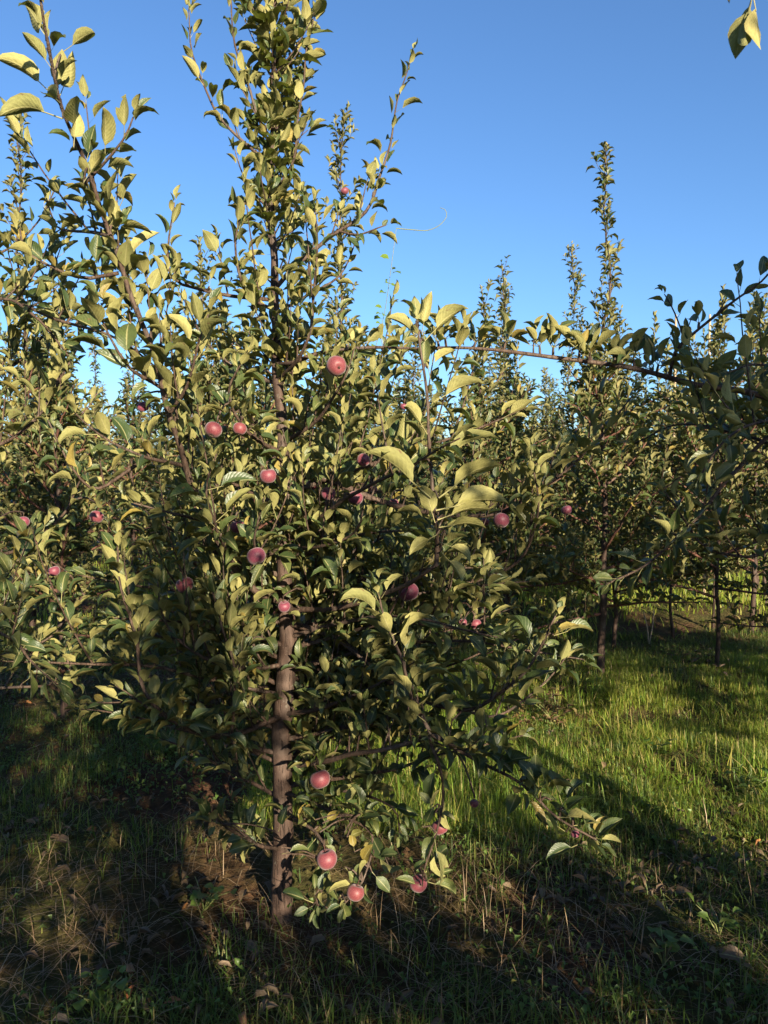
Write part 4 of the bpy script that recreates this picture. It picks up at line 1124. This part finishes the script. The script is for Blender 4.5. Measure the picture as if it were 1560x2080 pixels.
# broad leaved ground cover and leaf litter
def litter(n, shapes, m, dens, sz, seed, name, label, tilt, h=(.004, .05)):
    q = random.Random(seed); lv = Leaves(); k = 0
    while k < n:
        y = q.uniform(1.95, 6.5); x = q.uniform(-1, 1) * (y * .55 + .3)
        if q.random() > dens(x, y): continue
        a = q.uniform(0, 6.3)
        lv.add((x, y, gz(x, y) + q.uniform(*h)), (math.cos(a), math.sin(a), q.uniform(-.2, tilt)), (q.uniform(-tilt, tilt), q.uniform(-tilt, tilt), 1), q.uniform(*sz), q.randrange(1 << 20)); k += 1
    lv.done()
    tag(merge_leaves(lv, np.arange(n), shapes, np.zeros(3)).build(name, m), label, 'ground cover', kind='stuff')
litter(9000, LOD2, M_WEED, lambda x, y: float(np.clip((vnoise(x * 2, y * 2, 31) - .42) * 3, .03, 1)) * (1 - .4 * float(rowbare(np.array(y)))), (.012, .032), 41, 'weed_leaves', 'small round weed leaves covering the soil', .5, (.01, .07))
litter(1000, LOD1, M_DEAD, lambda x, y: (.15 if 3.05 < y < 5.3 and x > -.2 else 1) * float(np.clip((vnoise(x * 1.5, y * 1.5, 33) - .4) * 3, .05, 1)) * (.35 + .65 * float(rowbare(np.array(y)))), (.03, .065), 42, 'leaf_litter', 'dry brown leaves scattered on the soil', .7, (.004, .03))
# clods
g = Geo(); q = np.random.default_rng(9)
oct_v = np.array([(1, 0, 0), (-1, 0, 0), (0, 1, 0), (0, -1, 0), (0, 0, 1), (0, 0, -1)], float)
oct_f = np.array([(0, 2, 4), (2, 1, 4), (1, 3, 4), (3, 0, 4), (2, 0, 5), (1, 2, 5), (3, 1, 5), (0, 3, 5)])
for k in range(5000):
    y = q.uniform(1.95, 6.5); x = q.uniform(-1, 1) * (y * .55 + .3)
    s = q.uniform(.004, .018) * (1 + 1.4 * (q.random() > .96))
    g.add(oct_v * s * q.uniform(.6, 1.2, (6, 3)) + np.array([x, y, gz(x, y) + s * .2]), oct_f)
tag(g.build('soil_clods', M_SOIL, smooth=False), 'loose crumbs of reddish soil', 'soil', kind='stuff')

# ---------------------------------------------------------------- small single things
def place_leaf_thing(name, pxy, label, m, size, shapes=LOD0, k=0, cat='leaf', lift=.02, group=None):
    D = ground_depth(*pxy); p = P(*pxy, D); p[2] = gz(p[0], p[1]) + lift
    o = link(name, leaf_mesh(shapes[k], (id(shapes), k), m))
    a = rng.uniform(0, 6.3)
    o.matrix_world = Matrix.LocRotScale(Vector(p), Matrix.Rotation(a, 3, 'Z').to_quaternion() @ Matrix.Rotation(rng.uniform(-.3, .5), 3, 'X').to_quaternion() @ Matrix.Rotation(rng.uniform(-.5, .5), 3, 'Y').to_quaternion(), Vector((size,) * 3))
    tag(o, label, cat, group)
    return o
def ground_depth(x, y):
    D = 1.5
    while D < 40:
        p = P(x, y, D)
        if p[2] <= gz(p[0], p[1]): return D
        D += .01
    return 40
place_leaf_thing('fallen_leaf', (318, 2058), 'orange fallen leaf on the grass near the bottom left', M_ORANGE, .055, k=3, group='fallen leaves')
place_leaf_thing('fallen_leaf', (252, 2062), 'curled brown orange leaf left of the brighter fallen one', M_ORANGE, .045, k=4, group='fallen leaves')
place_leaf_thing('fallen_leaf', (1010, 1925), 'pale dry leaf on the soil near the bottom middle', M_DEAD, .07, k=4, group='fallen leaves')
place_leaf_thing('fallen_leaf', (1092, 1985), 'crumpled pale leaf among dry stems at the bottom right', M_DEAD, .08, k=2, group='fallen leaves')
place_leaf_thing('fallen_leaf', (1432, 1945), 'curled tan leaf lying beside green blades at the lower right', M_DEAD, .05, k=5, group='fallen leaves')
place_leaf_thing('fallen_leaf', (1540, 1970), 'grey brown dry leaf at the lower right edge', M_DEAD, .09, k=6, group='fallen leaves')
place_leaf_thing('fallen_leaf', (36, 1432), 'reddish curled leaf at the shadow edge on the left', M_ORANGE, .07, k=4, group='fallen leaves')

def weed(pxy, label, m, h, n, size, shapes, spread, cat='weed', name='weed', D=None, stems=5):
    D = D or ground_depth(*pxy); b = P(*pxy, D); b[2] = gz(b[0], b[1])
    e = link(name, None); e.location = b; tag(e, label, cat)
    g = Geo(); lv = Leaves()
    for s in range(stems):
        a = rng.uniform(0, 6.3)
        top = b + np.array([math.cos(a) * spread * rng.uniform(.3, 1), math.sin(a) * spread * rng.uniform(.3, 1), h * rng.uniform(.6, 1)])
        c = catmull([b - UP * .01, (b + top) / 2 + UP * h * .12, top], .03)
        tube(g, c - b, np.linspace(.0028, .0012, len(c)), 4)
        for k in range(n // stems):
            i = rng.randrange(1, len(c)); az = rng.uniform(0, 6.3)
            lv.add(c[i], (math.cos(az), math.sin(az), rng.uniform(-.1, .7)), (rng.uniform(-.4, .4), rng.uniform(-.4, .4), 1), size * rng.uniform(.6, 1.2))
    g.build('stem', M_STEMG, e)
    lv.done()
    for i in range(len(lv.p)):
        k = int(lv.k[i] % len(shapes)); o = link('leaf', leaf_mesh(shapes[k], (id(shapes), k), m), e)
        q_ = lv.M[i]; p = lv.p[i] - b
        o.matrix_local = Matrix(((*q_[0], p[0]), (*q_[1], p[1]), (*q_[2], p[2]), (0, 0, 0, 1)))
    return e
weed((1212, 1432), 'bright ferny weed standing at the top edge of the sunny grass', M_VINE, .2, 60, .035, LOD1, .07)
weed((1245, 1445), 'smaller ferny weed right of the tallest one', M_VINE, .09, 25, .03, LOD1, .05)
weed((1130, 1480), 'wilted reddish brown weed at the left side of the sunny grass', M_REDWEED, .22, 70, .05, LOD1, .2)
weed((1070, 1490), 'wilted pinkish weed close under the lower right boughs', M_REDWEED, .16, 40, .045, LOD1, .15)
weed((1330, 1535), 'broad leaved weed in the middle of the sunny grass', M_WEED, .09, 24, .045, VINE, .1)
weed((1515, 1620), 'green weed on the bank at the right edge of the sunny grass', M_WEED, .12, 30, .05, LOD1, .12)
weed((1460, 1900), 'blue green narrow leaved weed in the shade at the lower right', M_WEED, .09, 16, .045, LOD1, .08)
weed((1350, 1960), 'small round leaved weed in the dark lower right ground', M_WEED, .1, 14, .05, VINE, .06)
weed((415, 1850), 'low green weed left of the trunk foot', M_WEED, .1, 24, .04, VINE, .1)
weed((195, 2050), 'small sunlit weed at the bottom left', M_WEED, .08, 20, .035, VINE, .07)
weed((330, 1540), 'grassy green weed at the shadow edge on the left', M_WEED, .16, 24, .06, LOD1, .1)
weed((190, 1560), 'small round leaved weed deep in the left shade', M_WEED, .1, 16, .03, VINE, .06)

def seed_head(tip, D, label):
    b = P(*tip, D); x, y = b[0] + .03, b[1]; base = np.array([x, y, gz(x, y)])
    e = link('foxtail_grass', None); e.location = base; tag(e, label, 'grass')
    hd = P(tip[0], tip[1], D)
    c = catmull([base, (base + hd) / 2 + [.015, 0, .02], hd + [.01, 0, 0], hd + [-.02, 0, .015]], .02)
    g = Geo(); tube(g, c - base, np.linspace(.0016, .0010, len(c)), 4); g.build('stalk', M_STEMG, e)
    g = Geo()
    hp = catmull([hd + [.01, 0, 0], hd + [-.012, 0, .022], hd + [-.034, 0, .012], hd + [-.045, 0, -.012]], .008)
    for k in range(260):
        p = hp[rng.randrange(len(hp))]; d = unit([rng.gauss(0, 1), rng.gauss(0, 1), rng.gauss(0, 1)]) * rng.uniform(.006, .013); s = unit(np.cross(d, [.3, .5, 1])) * .0007
        g.add([p - s - base, p + s - base, p + d - base], [(0, 1, 2)], uv=[(0, .5)] * 3, r=[rng.random()] * 3)
    tube(g, hp - base, np.full(len(hp), .003), 5, r=.6)
    g.build('seed_head', M_STRAW, e)
seed_head((1268, 1852), 2.35, 'foxtail grass with a drooping tan seed head in the lower right shade')
seed_head((915, 1318), 4.4, 'foxtail grass with an upright seed head seen under the boughs')
seed_head((948, 1308), 4.3, 'foxtail grass with a yellow seed head right of its neighbour')

# pale dry stalks before the far grass
b = P(1318, 1300, 6.9); b[2] = gz(b[0], b[1])
e = link('dry_stalks', None); e.location = b; tag(e, 'pair of pale dry stalks standing before the far grass', 'weed')
for tx, ty in ((1307, 1243), (1328, 1240)):
    g = Geo(); c = catmull([b, (b + P(tx, ty, 6.9)) / 2 + [.01, 0, 0], P(tx, ty, 6.9)], .05); tube(g, c - b, np.linspace(.007, .004, len(c)), 4); g.build('stalk', M_DRYSTEM, e)
# stakes
for sx, top, lab in ((1373, 640, 'pale support stake among the far spires on the right'), (1442, 640, 'pale support stake standing right of another one')):
    D = 9.6 if sx < 1400 else 9.2
    p = P(sx, top, D); z0 = gz(p[0], D)
    g = Geo(); tube(g, np.array([(0, 0, -.1), (.01, 0, 1), (0, 0, p[2] - z0)]), [.016, .015, .013], 8)
    o = g.build('support_stake', M_DRYSTEM); o.location = (p[0], D, z0); tag(o, lab, 'stake', 'support stakes in the far row')

# bindweed with its curling tendril, and a vine at the tree foot
def vine(pts, label, n, size, skip=0):
    c = catmull(pts, .03); b = c[0]
    e = link('bindweed_vine', None); e.location = b; tag(e, label, 'vine')
    g = Geo(); tube(g, c - b, np.linspace(.003, .0016, len(c)), 4); g.build('stem', M_STEMG, e)
    lv = Leaves()
    for k in range(n):
        i = rng.randrange(0, max(2, len(c) - skip)); a = rng.uniform(0, 6.3)
        lv.add(c[i], (math.cos(a), math.sin(a) - .3, rng.uniform(-.3, .5)), (rng.uniform(-.6, .6), rng.uniform(-1, 0), .8), size * rng.uniform(.5, 1.2))
    lv.done()
    for i in range(n):
        k = int(lv.k[i] % 2); o = link('leaf', leaf_mesh(VINE[k], (id(VINE), k), M_VINE), e)
        q_ = lv.M[i]; p = lv.p[i] - b
        o.matrix_local = Matrix(((*q_[0], p[0]), (*q_[1], p[1]), (*q_[2], p[2]), (0, 0, 0, 1)))
    return e, b
bp = P(745, 1420, 4.6); bp[2] = gz(bp[0], 4.6)
vine([bp] + px((742, 1370, 4.6), (752, 1320, 4.62), (735, 1270, 4.7), (748, 1210, 4.8)), 'bright green vine climbing from the grass right of the front trunk', 60, .055)
e, b = vine(px((735, 900, 5.3), (750, 760, 5.2), (780, 640, 5.1), (795, 540, 5.0), (805, 464, 5.0)), 'bindweed climbing the second row with a curling tendril against the sky', 34, .055, 2)
g = Geo(); c = catmull(px((805, 464, 5.0), (840, 467, 5.0), (868, 468, 5.0), (892, 458, 5.0), (907, 440, 5.0), (904, 426, 5.0), (894, 422, 5.0)), .02)
tube(g, c - b, np.linspace(.0035, .0018, len(c)), 4); g.build('tendril', M_STEMG, e)

print('TRIS', sum(len(o.data.polygons) for o in COL.objects if o.type == 'MESH'), sum(len(m.polygons) for m in bpy.data.meshes))
